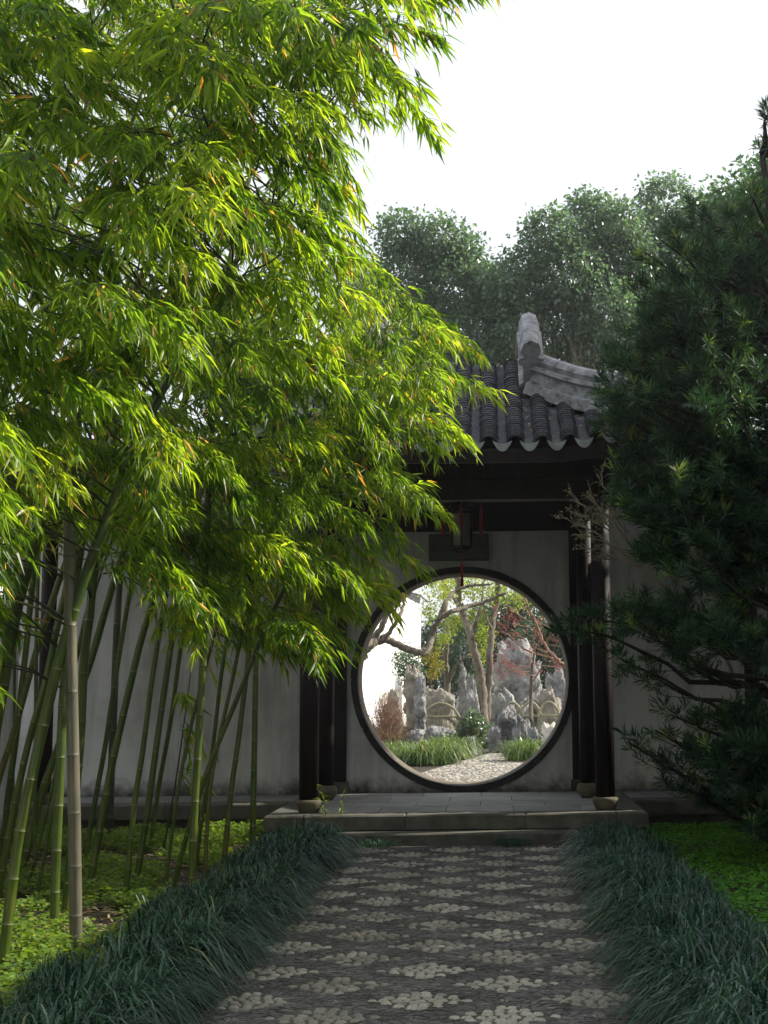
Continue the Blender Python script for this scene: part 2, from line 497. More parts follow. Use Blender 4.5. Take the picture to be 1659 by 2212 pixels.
# ================================================================== THE SETTING
g = MB().add([(-150, -60, 0), (150, -60, 0), (150, 250, 0), (-150, 250, 0)], [(0, 1, 2, 3)])
g.obj('ground', M['soil'], kind='structure', label='dark soil ground of the garden')

WALL_Y, FLOOR = 14.8, 0.24
g = MB().add([(-60, WALL_Y + 0.1, 0.2), (60, WALL_Y + 0.1, 0.2), (60, 140, 0.2), (-60, 140, 0.2)], [(0, 1, 2, 3)])
g.obj('garden_ground', M['soil'], kind='structure', label='soil of the garden beyond the moon gate')

# ---- the pebble path: mortar bed, tile-edge chips, pebble lozenges
PX0, PX1, PY0, PY1 = -1.16, 0.66, 0.5, 11.78
path = MB().box(PX0, PX1, PY0, PY1, -0.1, 0.008).obj('path', M['mortar'], kind='structure', label='pebble mosaic path leading to the pavilion step')
COLS = [0.045 + 0.355 * k for k in range(-3, 3)]
ROW = 0.615
loz = []
for k, cx in zip(range(-3, 3), COLS):
    y = 6.204 + (0.5 * ROW if k % 2 else 0) - 9 * ROW
    while y < PY1 - 0.1:
        if y > 2.0:
            loz.append((cx, y))
        y += ROW
def pebble_mesh(seed):
    rs = random.Random(seed)
    V, F = [], []
    n = 8
    for r, z in ((1.0, -0.2), (0.93, 0.25), (0.6, 0.72)):
        for k in range(n):
            a = 2 * math.pi * k / n
            q = r * (1 + rs.uniform(-0.07, 0.07))
            V.append((q * math.cos(a), q * math.sin(a), z))
    V.append((0, 0, 0.9))
    for i in (0, 1):
        for k in range(n):
            l = (k + 1) % n
            F.append((i * n + k, i * n + l, (i + 1) * n + l, (i + 1) * n + k))
    for k in range(n):
        F.append((2 * n + k, 2 * n + (k + 1) % n, 3 * n))
    return V, F
PEB = [pebble_mesh(s) for s in range(5)]
pebs = []
for cx, cy in loz:
    hw, hd = 0.205, 0.190
    tone = random.uniform(0.05, 0.8)
    cx += random.uniform(-.008, .008)
    cy += random.uniform(-.010, .010)
    wear = random.choice((0.02, 0.05, 0.05, 0.12))
    rows = 7
    for i in range(rows):
        fy = (i + 0.5) / rows * 2 - 1
        span = hw * (1 - abs(fy)) ** 1.1 + 0.018
        cnt = max(1, int(round(span * 2 / 0.052)))
        for j in range(cnt):
            x = cx - span + (j + 0.5) * 2 * span / cnt + random.uniform(-.008, .008)
            if random.random() < wear:
                continue
            yy = cy + fy * hd * 0.92 + random.uniform(-.009, .009)
            if PX0 + 0.03 < x < PX1 - 0.03:
                pebs.append((x, yy, random.uniform(0.022, 0.030), random.uniform(0.017, 0.022), random.uniform(0.011, 0.016), random.uniform(-0.35, 0.35), min(1, max(0, tone + random.gauss(0, 0.2)))))
# thin pale lines and small rosettes between the lozenges
slivers = []
for cx, cy in loz:
    slivers.append((cx + 0.0, cy + ROW / 2 + random.uniform(-.01, .01)))
pme = []
for V, F in PEB:
    for tn in (0.05, 0.25, 0.5, 0.75, 1.0):
        pme.append(MB().add(V, F, tn).mesh('pebble', M['pebble'], True))
vis = sorted([p for p in pebs if p[1] > 5.0], key=lambda p: p[1])
near, far = vis[:300], vis[300:] + [p for p in pebs if p[1] <= 5.0]
for i, (x, y, a, b_, h, rz, tn) in enumerate(near):
    o = bpy.data.objects.new('pebble', pme[(i % 5) * 5 + min(4, int(tn * 5))])
    COL.objects.link(o)
    o.parent = path
    o.location, o.rotation_euler, o.scale = (x, y, 0.006), (random.uniform(-.12, .12), random.uniform(-.12, .12), rz), (a, b_, h)
pm = MB()
for i, (x, y, a, b_, h, rz, tn) in enumerate(far):
    V, F = PEB[i % 5]
    c, s = math.cos(rz), math.sin(rz)
    pm.add([(x + a * v[0] * c - b_ * v[1] * s, y + a * v[0] * s + b_ * v[1] * c, 0.006 + h * v[2]) for v in V], F, tn)
for (x, y) in slivers:
    if not (PX0 + 0.05 < x < PX1 - 0.05):
        continue
    V, F = PEB[0]
    for q in range(5):                           # rosette of small white stones
        a = 2 * math.pi * q / 5
        pm.add([(x + 0.019 * math.cos(a) + 0.010 * v[0], y + 0.019 * math.sin(a) + 0.010 * v[1], 0.006 + 0.006 * v[2]) for v in V], F, random.uniform(0, .9))
    for sx in (-0.177, 0.177):
        if PX0 + 0.05 < x + sx < PX1 - 0.05:
            pm.add([(x + sx + 0.06 * v[0], y - ROW / 4 + 0.006 * v[1] + random.uniform(-.01, .01), 0.006 + 0.006 * v[2]) for v in V], F, random.uniform(0, .5))
pm.obj('far_pebbles', M['pebble'], path, smooth=True, kind='stuff')
cm = MB()
def in_loz(x, y):
    for cx, cy in loz:
        if abs(x - cx) / 0.212 + abs(y - cy) / 0.198 < 1:
            return True
    return False
y = 3.6
while y < PY1 - 0.02:
    x = PX0 + random.uniform(0, .05)
    while x < PX1 - 0.02:
        L = random.uniform(0.022, 0.05)
        if not in_loz(x, y):
            # chips follow the lozenges' edges
            u = ((x - COLS[0]) / 0.355) % 2
            v = ((y - 6.2) / ROW) % 1
            ang = (0.4 if (int(u) + int(v * 2)) % 2 else -0.4) + random.uniform(-.5, .5)
            c, s = math.cos(ang) * L / 2, math.sin(ang) * L / 2
            w = random.uniform(0.006, 0.0095)
            nx, ny = -math.sin(ang) * w, math.cos(ang) * w
            h0 = 0.009 + random.uniform(0, 0.004)
            q = [(x - c - nx, y - s - ny), (x + c - nx, y + s - ny), (x + c + nx, y + s + ny), (x - c + nx, y - s + ny)]
            cm.add([(a, b, 0.002) for a, b in q] + [(a, b, h0) for a, b in q], [(4, 5, 6, 7), (0, 1, 5, 4), (1, 2, 6, 5), (2, 3, 7, 6), (3, 0, 4, 7)], random.random())
        x += L * 0.9 + 0.006
    y += 0.021
# dark outline of every lozenge
for cx, cy in loz:
    c = [(cx + 0.215, cy), (cx, cy + 0.195), (cx - 0.215, cy), (cx, cy - 0.195)]
    for i in range(4):
        a, b = c[i], c[(i + 1) % 4]
        pts = []
        for t in np.linspace(0, 1, 5):
            k = -0.018 * math.sin(math.pi * t)
            x_, y_ = a[0] + (b[0] - a[0]) * t, a[1] + (b[1] - a[1]) * t
            pts.append((x_ + (x_ - cx) * k * 5, y_ + (y_ - cy) * k * 5, 0.012))
        if all(PX0 < p[0] < PX1 and p[1] < PY1 - .01 for p in pts):
            cm.tube([(p_[0] + random.uniform(-.006, .006), p_[1] + random.uniform(-.006, .006), 0.006) for p_ in pts], 0.006, 4, True, random.uniform(0, .6))
cm.obj('tile_chips', M['chip'], path, kind='stuff')

# ---- corridor floor along the wall, both sides of the pavilion
for nm, x0, x1, lab in (('corridor_floor', -4.6, -1.97, 'stone edged corridor floor behind the bamboo'), ('corridor_floor', 1.35, 9.0, 'stone edged corridor floor behind the yew pine')):
    e = empty(nm, ((x0 + x1) / 2, 13.5, 0), kind='structure', label=lab)
    MB().box(x0, x1, 13.56, 14.8, -0.05, FLOOR - 0.012).obj('floor_bed', M['slab'], e)
    MB().box(x0, x1, 13.52, 13.555, -0.05, FLOOR - 0.14, 0.3).obj('riser', M['stone'], e)
    x = x0
    while x < x1 - 0.01:
        w = min(random.uniform(1.1, 1.5), x1 - x)
        MB().box(x + 0.003, x + w - 0.003, 13.45, 13.80, FLOOR - 0.135, FLOOR, random.random(), 0.012).obj('kerb_stone', M['stone'], e)
        x += w

# ================================================================== WALLS
GX, GZ, GR, WT = -0.30, 1.42, 1.12, 0.36
gw = empty('garden_wall', (GX, WALL_Y, 0), label='grey white plaster wall pierced by the round moon gate', cat='wall')
X0, X1, Z0, Z1 = GX - 1.75, GX + 1.75, 0.0, 4.1
angs = sorted([2 * math.pi * k / 128 for k in range(128)] + [math.atan2(z - GZ, x - GX) % (2 * math.pi) for x in (X0, X1) for z in (Z0, Z1)])
def rect_hit(a):
    c, s = math.cos(a), math.sin(a)
    t = min(((X1 - GX) / c if c > 1e-9 else (X0 - GX) / c if c < -1e-9 else 1e9), ((Z1 - GZ) / s if s > 1e-9 else (Z0 - GZ) / s if s < -1e-9 else 1e9))
    return GX + c * t, GZ + s * t
n = len(angs)
wl, rv = MB(), MB()
V, F = [], []
for a in angs:
    c = (GX + GR * math.cos(a), GZ + GR * math.sin(a))
    r_ = rect_hit(a)
    V += [(c[0], WALL_Y, c[1]), (r_[0], WALL_Y, r_[1]), (c[0], WALL_Y + WT, c[1]), (r_[0], WALL_Y + WT, r_[1])]
for i in range(n):
    j = (i + 1) % n
    F += [(4 * i, 4 * j, 4 * j + 1, 4 * i + 1), (4 * i + 2, 4 * i + 3, 4 * j + 3, 4 * j + 2), (4 * i + 1, 4 * j + 1, 4 * j + 3, 4 * i + 3)]
wl.add(V, F)
wl.box(-9, X0, WALL_Y, WALL_Y + WT, 0, 3.3)
wl.box(X1, 14, WALL_Y, WALL_Y + WT, 0, 3.3)
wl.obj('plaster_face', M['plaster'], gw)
V, F = [], []
m_ = 128
prof = [(GR + 0.068, WALL_Y - 0.001), (GR + 0.064, WALL_Y - 0.022), (GR - 0.004, WALL_Y - 0.022), (GR - 0.010, WALL_Y + 0.03)]
def ring(prof, m_, mat, name):
    V, F = [], []
    for k in range(m_):
        a = 2 * math.pi * k / m_
        for r_, y_ in prof:
            V.append((GX + r_ * math.cos(a), y_, GZ + r_ * math.sin(a)))
    q = len(prof)
    for k in range(m_):
        l = (k + 1) % m_
        for i in range(q - 1):
            F.append((k * q + i, k * q + i + 1, l * q + i + 1, l * q + i))
    return MB().add(V, F).obj(name, mat, gw, smooth=False)
NB = 28
for k in range(NB):
    jr = random.uniform(-.003, .003)
    V, F = [], []
    q = len(prof)
    for i in range(6):
        a = 2 * math.pi * (k + 0.012 + 0.976 * i / 5) / NB
        for r_, y_ in prof:
            V.append((GX + (r_ + jr * (r_ > GR)) * math.cos(a), y_ + abs(jr) * 0.5, GZ + r_ * math.sin(a) + jr * (r_ > GR)))
    for i in range(5):
        for j_ in range(q - 1):
            F.append((i * q + j_, i * q + j_ + 1, (i + 1) * q + j_ + 1, (i + 1) * q + j_))
    MB().add(V, F, random.random()).obj('ring_block', M['ring'], gw)
ring([(GR + 0.055, WALL_Y - 0.0005), (GR + 0.05, WALL_Y - 0.012), (GR + 0.0, WALL_Y - 0.012)], 128, M['bark_dark'], 'ring_joint')
ring([(GR - 0.010, WALL_Y + 0.03), (GR - 0.016, WALL_Y + 0.06), (GR - 0.016, WALL_Y + WT + 0.02), (GR + 0.05, WALL_Y + WT + 0.02)], 128, M['reveal'], 'gate_reveal')
# coping over the long runs of wall
cp = MB()
for x0, x1 in ((-9, -2.55), (1.95, 14)):
    cp.box(x0, x1, WALL_Y + 0.02, WALL_Y + WT - 0.02, 3.302, 3.62)
cp.obj('coping', M['tile'], gw)

sw = empty('side_wall', (-4.55, 8, 0), label='pale lime washed side wall behind the bamboo grove', cat='wall')
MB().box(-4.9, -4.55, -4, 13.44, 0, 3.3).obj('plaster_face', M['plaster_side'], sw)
MB().box(-5.0, -4.45, -4, 13.44, 3.302, 3.42).obj('coping', M['tile'], sw)

hw_ = empty('added_shade_wall', (4.7, 4, 0), label='tall unseen plaster wall added beside the clover lawn to shade the path', cat='wall')  # out-of-frame wall added for the shadow it throws on path and grass
MB().box(4.5, 4.9, -7, 13.1, 0, 4.85).obj('plaster_face', M['plaster_side'], hw_)
MB().box(4.38, 5.02, -7.1, 13.15, 4.852, 5.05).obj('coping', M['tile'], hw_)

# ================================================================== PAVILION
pv = empty('half_pavilion', (GX, 12.4, 0), label='dark half pavilion with grey tiled roof in front of the moon gate', cat='pavilion')
PC = -0.315                                        # axis of the pavilion
pl = MB().box(-1.94, 1.31, 12.10, 14.79, -0.05, FLOOR - 0.125).obj('platform', M['stone'], pv)
# edge stones of the platform and the paving between them
xs = [-1.955, -0.75, 0.28, 1.325]
for a, b in zip(xs[:-1], xs[1:]):
    MB().box(a + 0.002, b - 0.002, 12.045, 12.36, FLOOR - 0.122, FLOOR, random.random(), 0.012).obj('edge_stone', M['stone'], pl)
for x0, x1 in ((-1.955, -1.62), (1.0, 1.325)):
    MB().box(x0, x1, 12.364, 14.79, FLOOR - 0.122, FLOOR, random.random(), 0.01).obj('edge_stone', M['stone'], pl)
yy = 12.364
for r_ in range(4):
    y1 = min(yy + 0.605, 14.79)
    x = -1.616 - (0.3 if r_ % 2 else 0.0)
    while x < 0.995:
        x2 = x + 0.6
        a, b = max(x, -1.616), min(x2, 0.997)
        if b - a > 0.03:
            MB().box(a + 0.002, b - 0.002, yy + 0.002, y1 - 0.002, FLOOR - 0.122, FLOOR - 0.002 + random.uniform(-.0015, .0015), random.random(), 0.004).obj('paving_slab', M['slab'], pl)
        x = x2
    yy = y1
    if yy > 14.77:
        break
MB().box(-1.45, 0.72, 11.79, 12.098, -0.05, 0.108, 0.4, 0.012).obj('step', M['stone'], pl)

def column(x, y, r, base, ztop):
    c = MB().lathe(x, y, [(r, FLOOR + base[-1][1]), (r * 1.01, 1.4), (r * 0.97, ztop)], 20).obj('column', M['wood'], pv, smooth=True)
    MB().lathe(x, y, [(q, FLOOR + z) for q, z in base], 22).obj('column_base', M['drum'], c, smooth=True)
front_base = [(0.085, 0.0), (0.117, 0.085), (0.118, 0.10), (0.100, 0.115)]
mid_base = [(0.075, 0.0), (0.085, 0.02), (0.115, 0.05), (0.122, 0.085), (0.11, 0.125), (0.085, 0.14)]
CXL, CXR = -1.610, 0.985
for x in (CXL, CXR):
    column(x, 12.37, 0.086, front_base, 3.3)
for x in (-1.645, 0.945):
    column(x, 13.88, 0.085, mid_base, 3.6)
for x0, x1 in ((-1.72, -1.53), (0.84, 0.96)):
    MB().box(x0, x1, WALL_Y - 0.05, WALL_Y - 0.003, FLOOR + 0.12, 3.4).obj('wall_post', M['wood'], pv)
    MB().box(x0 - 0.02, x1 + 0.02, WALL_Y - 0.075, WALL_Y - 0.003, FLOOR, FLOOR + 0.118).obj('post_base', M['stone'], pv)
# beams
MB().box(CXL - 0.2, CXR + 0.2, 12.31, 12.43, 2.98, 3.17, 0, 0.01).obj('lintel', M['wood'], pv)
MB().box(CXL - 0.3, CXR + 0.3, 12.29, 12.45, 3.174, 3.34, 0, 0.01).obj('eave_beam', M['wood'], pv)
for x in (CXL, CXR):
    MB().box(x - 0.055, x + 0.055, 12.46, 14.79, 3.0, 3.16, 0, 0.01).obj('tie_beam', M['wood'], pv)
MB().box(CXL + 0.06, CXR - 0.06, WALL_Y - 0.04, WALL_Y - 0.003, 2.985, 3.6).obj('back_panel', M['wood'], pv)
MB().box(CXL + 0.06, CXR - 0.06, 13.82, 13.94, 3.18, 3.36, 0, 0.01).obj('cross_beam', M['wood'], pv)

# ---- roof: front slope, crest and hipped corner
EAVE_Y, CREST_Y, EAVE_Z, CREST_Z = 11.70, 13.25, 3.36, 4.50
HALF = 2.05
def roof_z(x, y):
    if y <= CREST_Y:
        t = (y - EAVE_Y) / (CREST_Y - EAVE_Y)
    else:
        t = 1 - (y - CREST_Y) / 1.5 * 0.75
    z = EAVE_Z + (CREST_Z - EAVE_Z) * (0.66 * t + 0.34 * t * t)
    z -= 0.10 * max(0.0, (t - 0.82) / 0.18) ** 2            # rolled crest
    d = max(0.0, abs(x - PC) - 0.75) / (HALF - 0.75)
    return z + 0.30 * d * d * (1 - max(0, min(1, t))) ** 0.7
VR = 0.71                                                     # descending ridge stands this far from the axis
HIP_Y = 12.72
def hip_y(x):
    d = abs(x - PC)
    return CREST_Y if d < VR else HIP_Y - (d - VR) * (HIP_Y - EAVE_Y) / (HALF - VR)
roof = None
deck = MB()
nx, ny = 40, 14
V, F = [], []
for i in range(nx + 1):
    x = PC - HALF + 2 * HALF * i / nx
    for j in range(ny + 1):
        y = EAVE_Y + 0.02 + (CREST_Y + 1.45 - EAVE_Y) * j / ny
        d = abs(x - PC)
        z = roof_z(x, y)
        if d > VR and y > hip_y(x):
            z = roof_z(x, hip_y(x))                           # the side slope falls away from the hip
        V.append((x, y, z - 0.035))
for i in range(nx):
    for j in range(ny):
        a = i * (ny + 1) + j
        F.append((a, a + ny + 1, a + ny + 2, a + 1))
o_ = len(V)
V += [(v[0], v[1], v[2] - 0.05) for v in V]
F += [tuple(k + o_ for k in reversed(f)) for f in F]
for i in range(nx):
    a, b = i * (ny + 1), (i + 1) * (ny + 1)
    F += [(a, a + o_, b + o_, b)]
deck.add(V, F)
roof = deck.obj('roof', M['wood'], pv)
def slope_at(x, y):
    e = 0.03
    return math.atan2(roof_z(x, y + e) - roof_z(x, y - e), 2 * e)
# a cover tile: arched shell, thicker lip at the low end (local y = up-slope)
def arch_tile(r0, r1, length, thick, seg=6, span=R(172)):
    V, F = [], []
    for yv, r_ in ((0, r0), (length, r1)):
        for rr in (r_, r_ - thick):
            for k in range(seg + 1):
                a = (math.pi - span) / 2 + span * k / seg
                V.append((rr * math.cos(a), yv, rr * math.sin(a) * 0.86))
    q = seg + 1
    for k in range(seg):
        F += [(k, 2 * q + k, 2 * q + k + 1, k + 1), (q + k, q + k + 1, 3 * q + k + 1, 3 * q + k), (k, k + 1, q + k + 1, q + k), (2 * q + k, 3 * q + k, 3 * q + k + 1, 2 * q + k + 1)]
    return V, F
TV, TF = arch_tile(0.082, 0.064, 0.13, 0.016)
tile_me = []
for s in range(4):
    tile_me.append(MB().add(TV, TF, [0.1, 0.4, 0.65, 0.95][s]).mesh('cover_tile', M['tile'], False))
SP = 0.232
tcols = [PC + 0.08 + SP * k for k in range(-9, 9)]
tcols = [x for x in tcols if abs(x - PC) < HALF - 0.05]
tm, shown = MB(), 0
order = []
for x in tcols:
    y, i = EAVE_Y - 0.01, 0
    ym = hip_y(x) - (0.0 if abs(x - PC) < VR else 0.08)
    while y < ym:
        order.append((x, y))
        y += 0.052 * math.cos(slope_at(x, y))
    if abs(x - PC) < VR:                                       # over the crest and down the back
        while y < CREST_Y + 1.4:
            order.append((x, -y))
            y += 0.09
def tile_matrix(x, y):
    back = y < 0
    y = abs(y)
    sl = slope_at(x, y)
    if back:
        sl = sl * 1.0
    return Matrix.Translation((x + random.uniform(-.006, .006), y, roof_z(x, y) + 0.022 + random.uniform(0, .004))) @ Matrix.Rotation(sl - R(5), 4, 'X') @ Matrix.Rotation(random.uniform(-.05, .05), 4, 'Y')
for x, y in order:
    mw = tile_matrix(x, y)
    if y > 0 and -0.75 < x < 1.0 and shown < 300:
        o = obj('cover_tile', random.choice(tile_me), roof)
        o.matrix_basis = Matrix.Translation(o.location) @ mw
        shown += 1
    else:
        tm.add([mw @ Vector(v) for v in TV], TF, random.random())
# pan tiles between the rows
GV, GF = arch_tile(0.092, 0.085, 0.10, 0.012, 5, R(150))
for x in tcols:
    xm = x + SP / 2
    y = EAVE_Y - 0.03
    while y < hip_y(xm) - 0.04:
        sl = slope_at(xm, y)
        mw = Matrix.Translation((xm, y, roof_z(xm, y) + 0.050)) @ Matrix.Rotation(sl + R(11), 4, 'X') @ Matrix.Rotation(math.pi, 4, 'Y')
        tm.add([mw @ Vector(v) for v in GV], GF, random.uniform(0.3, 1))
        y += 0.072
# side slopes of the hipped corners
for s in (-1, 1):
    y = 12.0
    while y < 14.6:
        dmin = VR + 0.1 if y > HIP_Y else VR + (HIP_Y - y) / (HIP_Y - EAVE_Y) * (HALF - VR)
        d = HALF - 0.03
        while d > dmin:
            x = PC + s * d
            zz = roof_z(x, hip_y(x)) + 0.02
            mw = Matrix.Translation((x, y, zz)) @ Matrix.Rotation(s * R(90), 4, 'Z') @ Matrix.Rotation(R(20), 4, 'X')
            tm.add([mw @ Vector(v) for v in TV], TF, random.random())
            d -= 0.1
        y += SP
tm.obj('roof_tiles', M['tile'], roof, kind='stuff')
lb = LB()
q = 130
xx = np.array([random.choice(tcols) + SP / 2 + random.uniform(-.05, .05) for _ in range(q)])
yy_ = np.array([EAVE_Y + 0.05 + 1.1 * random.random() for _ in range(q)])
keep = np.array([b < hip_y(a) - 0.1 for a, b in zip(xx, yy_)])
xx, yy_ = xx[keep], yy_[keep]
q = len(xx)
zz = np.array([roof_z(a, b) + 0.045 for a, b in zip(xx, yy_)])
az = RNG.uniform(0, 6.28, q)
lb.leaves(np.stack([xx, yy_, zz], 1), np.stack([np.cos(az), np.sin(az) * 0.8, np.sin(az) * 0.55], 1), np.tile([0, -0.55, 0.8], (q, 1)), RNG.uniform(.04, .09, q), 0.013, RNG.random(q))
lb.obj('roof_litter', M['litter'], roof, kind='stuff')
# drip tiles along the eave
for x in tcols[:-1]:
    xm = x + SP / 2
    w, h = 0.083, 0.10
    pts = []
    for t in np.linspace(-1, 1, 9):
        pts.append((t * w, -0.030 * (1 - t * t)))
    for t in np.linspace(1, -1, 11)[1:-1]:
        pts.append((t * w * 0.98, -h * (1 - abs(t) ** 2.3) * 0.95 - 0.004))
    zb = roof_z(xm, EAVE_Y) + 0.035
    k = len(pts)
    V = [(xm + a, EAVE_Y - 0.045 - 0.25 * b * -1, zb + b) for a, b in pts] + [(xm + a, EAVE_Y - 0.030 - 0.25 * b * -1, zb + b) for a, b in pts]
    F = [tuple(range(k)), tuple(reversed(range(k, 2 * k)))] + [(i, i + k, (i + 1) % k + k, (i + 1) % k) for i in range(k)]
    MB().add(V, F).obj('drip_tile', M['drip'], roof)
# eave board
V, F = [], []
for i in range(31):
    x = PC - HALF + 2 * HALF * i / 30
    z = roof_z(x, EAVE_Y) - 0.06
    V += [(x, EAVE_Y + 0.0, z), (x, EAVE_Y + 0.012, z - 0.085), (x, EAVE_Y + 0.05, z - 0.085), (x, EAVE_Y + 0.04, z)]
for i in range(30):
    for k in range(4):
        l = (k + 1) % 4
        F.append((4 * i + k, 4 * i + l, 4 * i + 4 + l, 4 * i + 4 + k))
MB().add(V, F).obj('eave_board', M['wood'], roof)
# rafters under the eave
x = PC - HALF + 0.1
while x < PC + HALF - 0.05:
    V = []
    pts = [(x, EAVE_Y + 0.06, roof_z(x, EAVE_Y + 0.06) - 0.12), (x, 12.9, roof_z(x, 12.7) - 0.16)]
    MB().tube(pts, 0.026, 6).obj('rafter', M['wood'], pv)
    x += 0.23
# plastered ridges: down the slope, then out to the corner
def ridge_part(pts, parent, hs=1.0, ws=1.0):
    """moulded ridge swept along pts (foot line)"""
    prof = [(-0.10, -0.05), (-0.10, 0.05), (-0.062, 0.07), (-0.062, 0.165), (-0.105, 0.18), (-0.105, 0.215), (-0.058, 0.225), (-0.085, 0.27), (-0.06, 0.325), (0, 0.345),
            (0.06, 0.325), (0.085, 0.27), (0.058, 0.225), (0.105, 0.215), (0.105, 0.18), (0.062, 0.165), (0.062, 0.07), (0.10, 0.05), (0.10, -0.05)]
    V, F = [], []
    m = len(pts)
    for i, p in enumerate(pts):
        p = Vector(p)
        t = Vector(pts[min(i + 1, m - 1)]) - Vector(pts[max(0, i - 1)])
        t.normalize()
        s = Vector((t.y, -t.x, 0))
        s = s.normalized() if s.length > 0.05 else Vector((1, 0, 0))
        u = s.cross(t)
        if u.z < 0 and abs(t.z) < 0.95:
            u = -u
        for a, b in prof:
            V.append(p + s * a * ws + u * b * (hs if b > 0.1 else 1.0) + Vector(noise.noise_vector(p * 6 + Vector((a, b, 0)) * 20)) * 0.006)
    q = len(prof)
    for i in range(m - 1):
        for k in range(q - 1):
            F.append((i * q + k, i * q + k + 1, (i + 1) * q + k + 1, (i + 1) * q + k))
    F += [tuple(range(q)), tuple(reversed(range((m - 1) * q, m * q)))]
    return MB().add(V, F).obj('ridge', M['ridge'], parent)
for s in (1, -1):
    xr = PC + s * VR
    path_pts = []
    for y in np.linspace(CREST_Y + 0.35, HIP_Y, 14):
        path_pts.append((xr, float(y), roof_z(xr, float(y)) + 0.05 - (0.12 * ((y - CREST_Y) / 0.35) ** 2 if y > CREST_Y else 0)))
    vtop = ridge_part(path_pts, roof, 1.45, 1.1)
    hp = []
    for t in np.linspace(0.0, 1.0, 14):
        d = VR + (HALF + 0.05 - VR) * t
        x = PC + s * d
        y = HIP_Y - (HIP_Y - EAVE_Y) * t
        hp.append((x, y, roof_z(x, y) + 0.05 + 0.22 * max(0, t - 0.6) ** 2 / 0.16))
    ridge_part(hp, roof)
# gable boards behind the descending ridges, closing the roof's ends
for s in (1, -1):
    xr = PC + s * (VR + 0.02)
    ys = np.linspace(HIP_Y, CREST_Y + 1.4, 12)
    V = [(xr, float(y), roof_z(xr, float(y))) for y in ys] + [(xr, float(y), min(roof_z(xr, float(y)) - 0.02, 4.0)) for y in ys]
    F = [(i, i + 1, i + 13, i + 12) for i in range(11)]
    MB().add(V, F).obj('gable_panel', M['ridge'], roof)

# ---- corridor roofs on both sides
for x0, x1, lab in ((-4.54, -2.42, 'low tiled corridor roof over the wall behind the bamboo'), (1.80, 9.0, 'low tiled corridor roof over the wall behind the yew pine')):
    e = empty('corridor_roof', ((x0 + x1) / 2, 14, 3), label=lab, cat='roof')
    V = [(x0, 13.2, 2.85), (x1, 13.2, 2.85), (x1, 14.79, 3.40), (x0, 14.79, 3.40)]
    MB().add(V + [(a, b, c - 0.06) for a, b, c in V], [(0, 1, 2, 3), (7, 6, 5, 4), (0, 4, 5, 1), (1, 5, 6, 2), (3, 7, 4, 0)]).obj('deck', M['wood'], e)
    t2 = MB()
    x = x0 + 0.1
    while x < x1:
        for k in range(26):
            y = 13.17 + k * 0.062
            mw = Matrix.Translation((x, y, 2.86 + (y - 13.2) * 0.346 + 0.005)) @ Matrix.Rotation(R(14), 4, 'X')
            t2.add([mw @ Vector(v) for v in TV], TF, random.random())
        x += SP
    t2.obj('roof_tiles', M['tile'], e, kind='stuff')
for (x, lab) in ((-4.36, 'dark corridor post where the two plaster walls meet'), (2.55, 'dark corridor post beside the yew pine'), ):
    e = empty('corridor_post', (x, 13.7, FLOOR), label=lab, cat='post')
    MB().lathe(x, 13.7, [(0.075, FLOOR + 0.1), (0.075, 3.0)], 16).obj('shaft', M['wood'], e, smooth=True)
    MB().lathe(x, 13.7, [(q * 0.85, FLOOR + z * 0.8) for q, z in mid_base], 16).obj('base_stone', M['drum'], e, smooth=True)

# ---- plaque on the wall
pq = empty('plaque', on_y(991, 1210, WALL_Y - 0.02), label='dark inscribed plaque on the wall above the moon gate', cat='plaque')
a, b = on_y(929, 1210, WALL_Y), on_y(1053, 1156, WALL_Y)
MB().box(a[0], b[0], WALL_Y - 0.03, WALL_Y - 0.003, a[2], b[2], 0).obj('board', M['plaque'], pq)
fr = MB()
for q in ((a[0], b[0], a[2] - 0.012, a[2] + 0.006), (a[0], b[0], b[2] - 0.006, b[2] + 0.012)):
    fr.box(q[0] - 0.012, q[1] + 0.012, WALL_Y - 0.038, WALL_Y - 0.004, q[2], q[3])
for q in ((a[0] - 0.012, a[0] + 0.006), (b[0] - 0.006, b[0] + 0.012)):
    fr.box(q[0], q[1], WALL_Y - 0.036, WALL_Y - 0.004, a[2] + 0.0062, b[2] - 0.0062)
fr.obj('frame', M['stone'], pq)

# ---- hanging lantern
LY = 13.15
lx, lz = on_y(997, 1140, LY)[[0, 2]]
ln = empty('hanging_lantern', (lx, LY, lz - 0.2), label='hexagonal palace lantern with red tassels hanging under the pavilion roof', cat='lantern')
z0, z1 = lz - 0.19, lz + 0.19
hexp = lambda r, z, k: (lx + r * math.cos(R(60 * k + 30)), LY + r * math.sin(R(60 * k + 30)), z)
fr = MB()
for k in range(6):
    fr.tube([hexp(0.105, z0, k), hexp(0.115, z1, k)], 0.011, 6)
    for z in (z0, z1, z1 - 0.05):
        fr.tube([hexp(0.11, z, k), hexp(0.11, z, k + 1)], 0.010, 6)
    fr.tube([hexp(0.02, z1 + 0.10, k), hexp(0.14, z1 + 0.07, k), hexp(0.215, z1 + 0.11, k)], 0.009, 6)
    fr.tube([hexp(0.105, z0, k), hexp(0.03, z0 - 0.05, k)], 0.008, 5)
fr.lathe(lx, LY, [(0.13, z1 + 0.01), (0.10, z1 + 0.06), (0.03, z1 + 0.10)], 6)
fr.tube([(lx, LY, z1 + 0.1), (lx, LY, 3.9)], 0.006, 5)
fr.obj('frame', M['wood'], ln)
for k in range(6):
    p = [hexp(0.104, z0 + 0.015, k), hexp(0.104, z0 + 0.015, k + 1), hexp(0.108, z1 - 0.06, k + 1), hexp(0.108, z1 - 0.06, k)]
    MB().add(p, [(0, 1, 2, 3)]).obj('pane', M['pane'], ln)
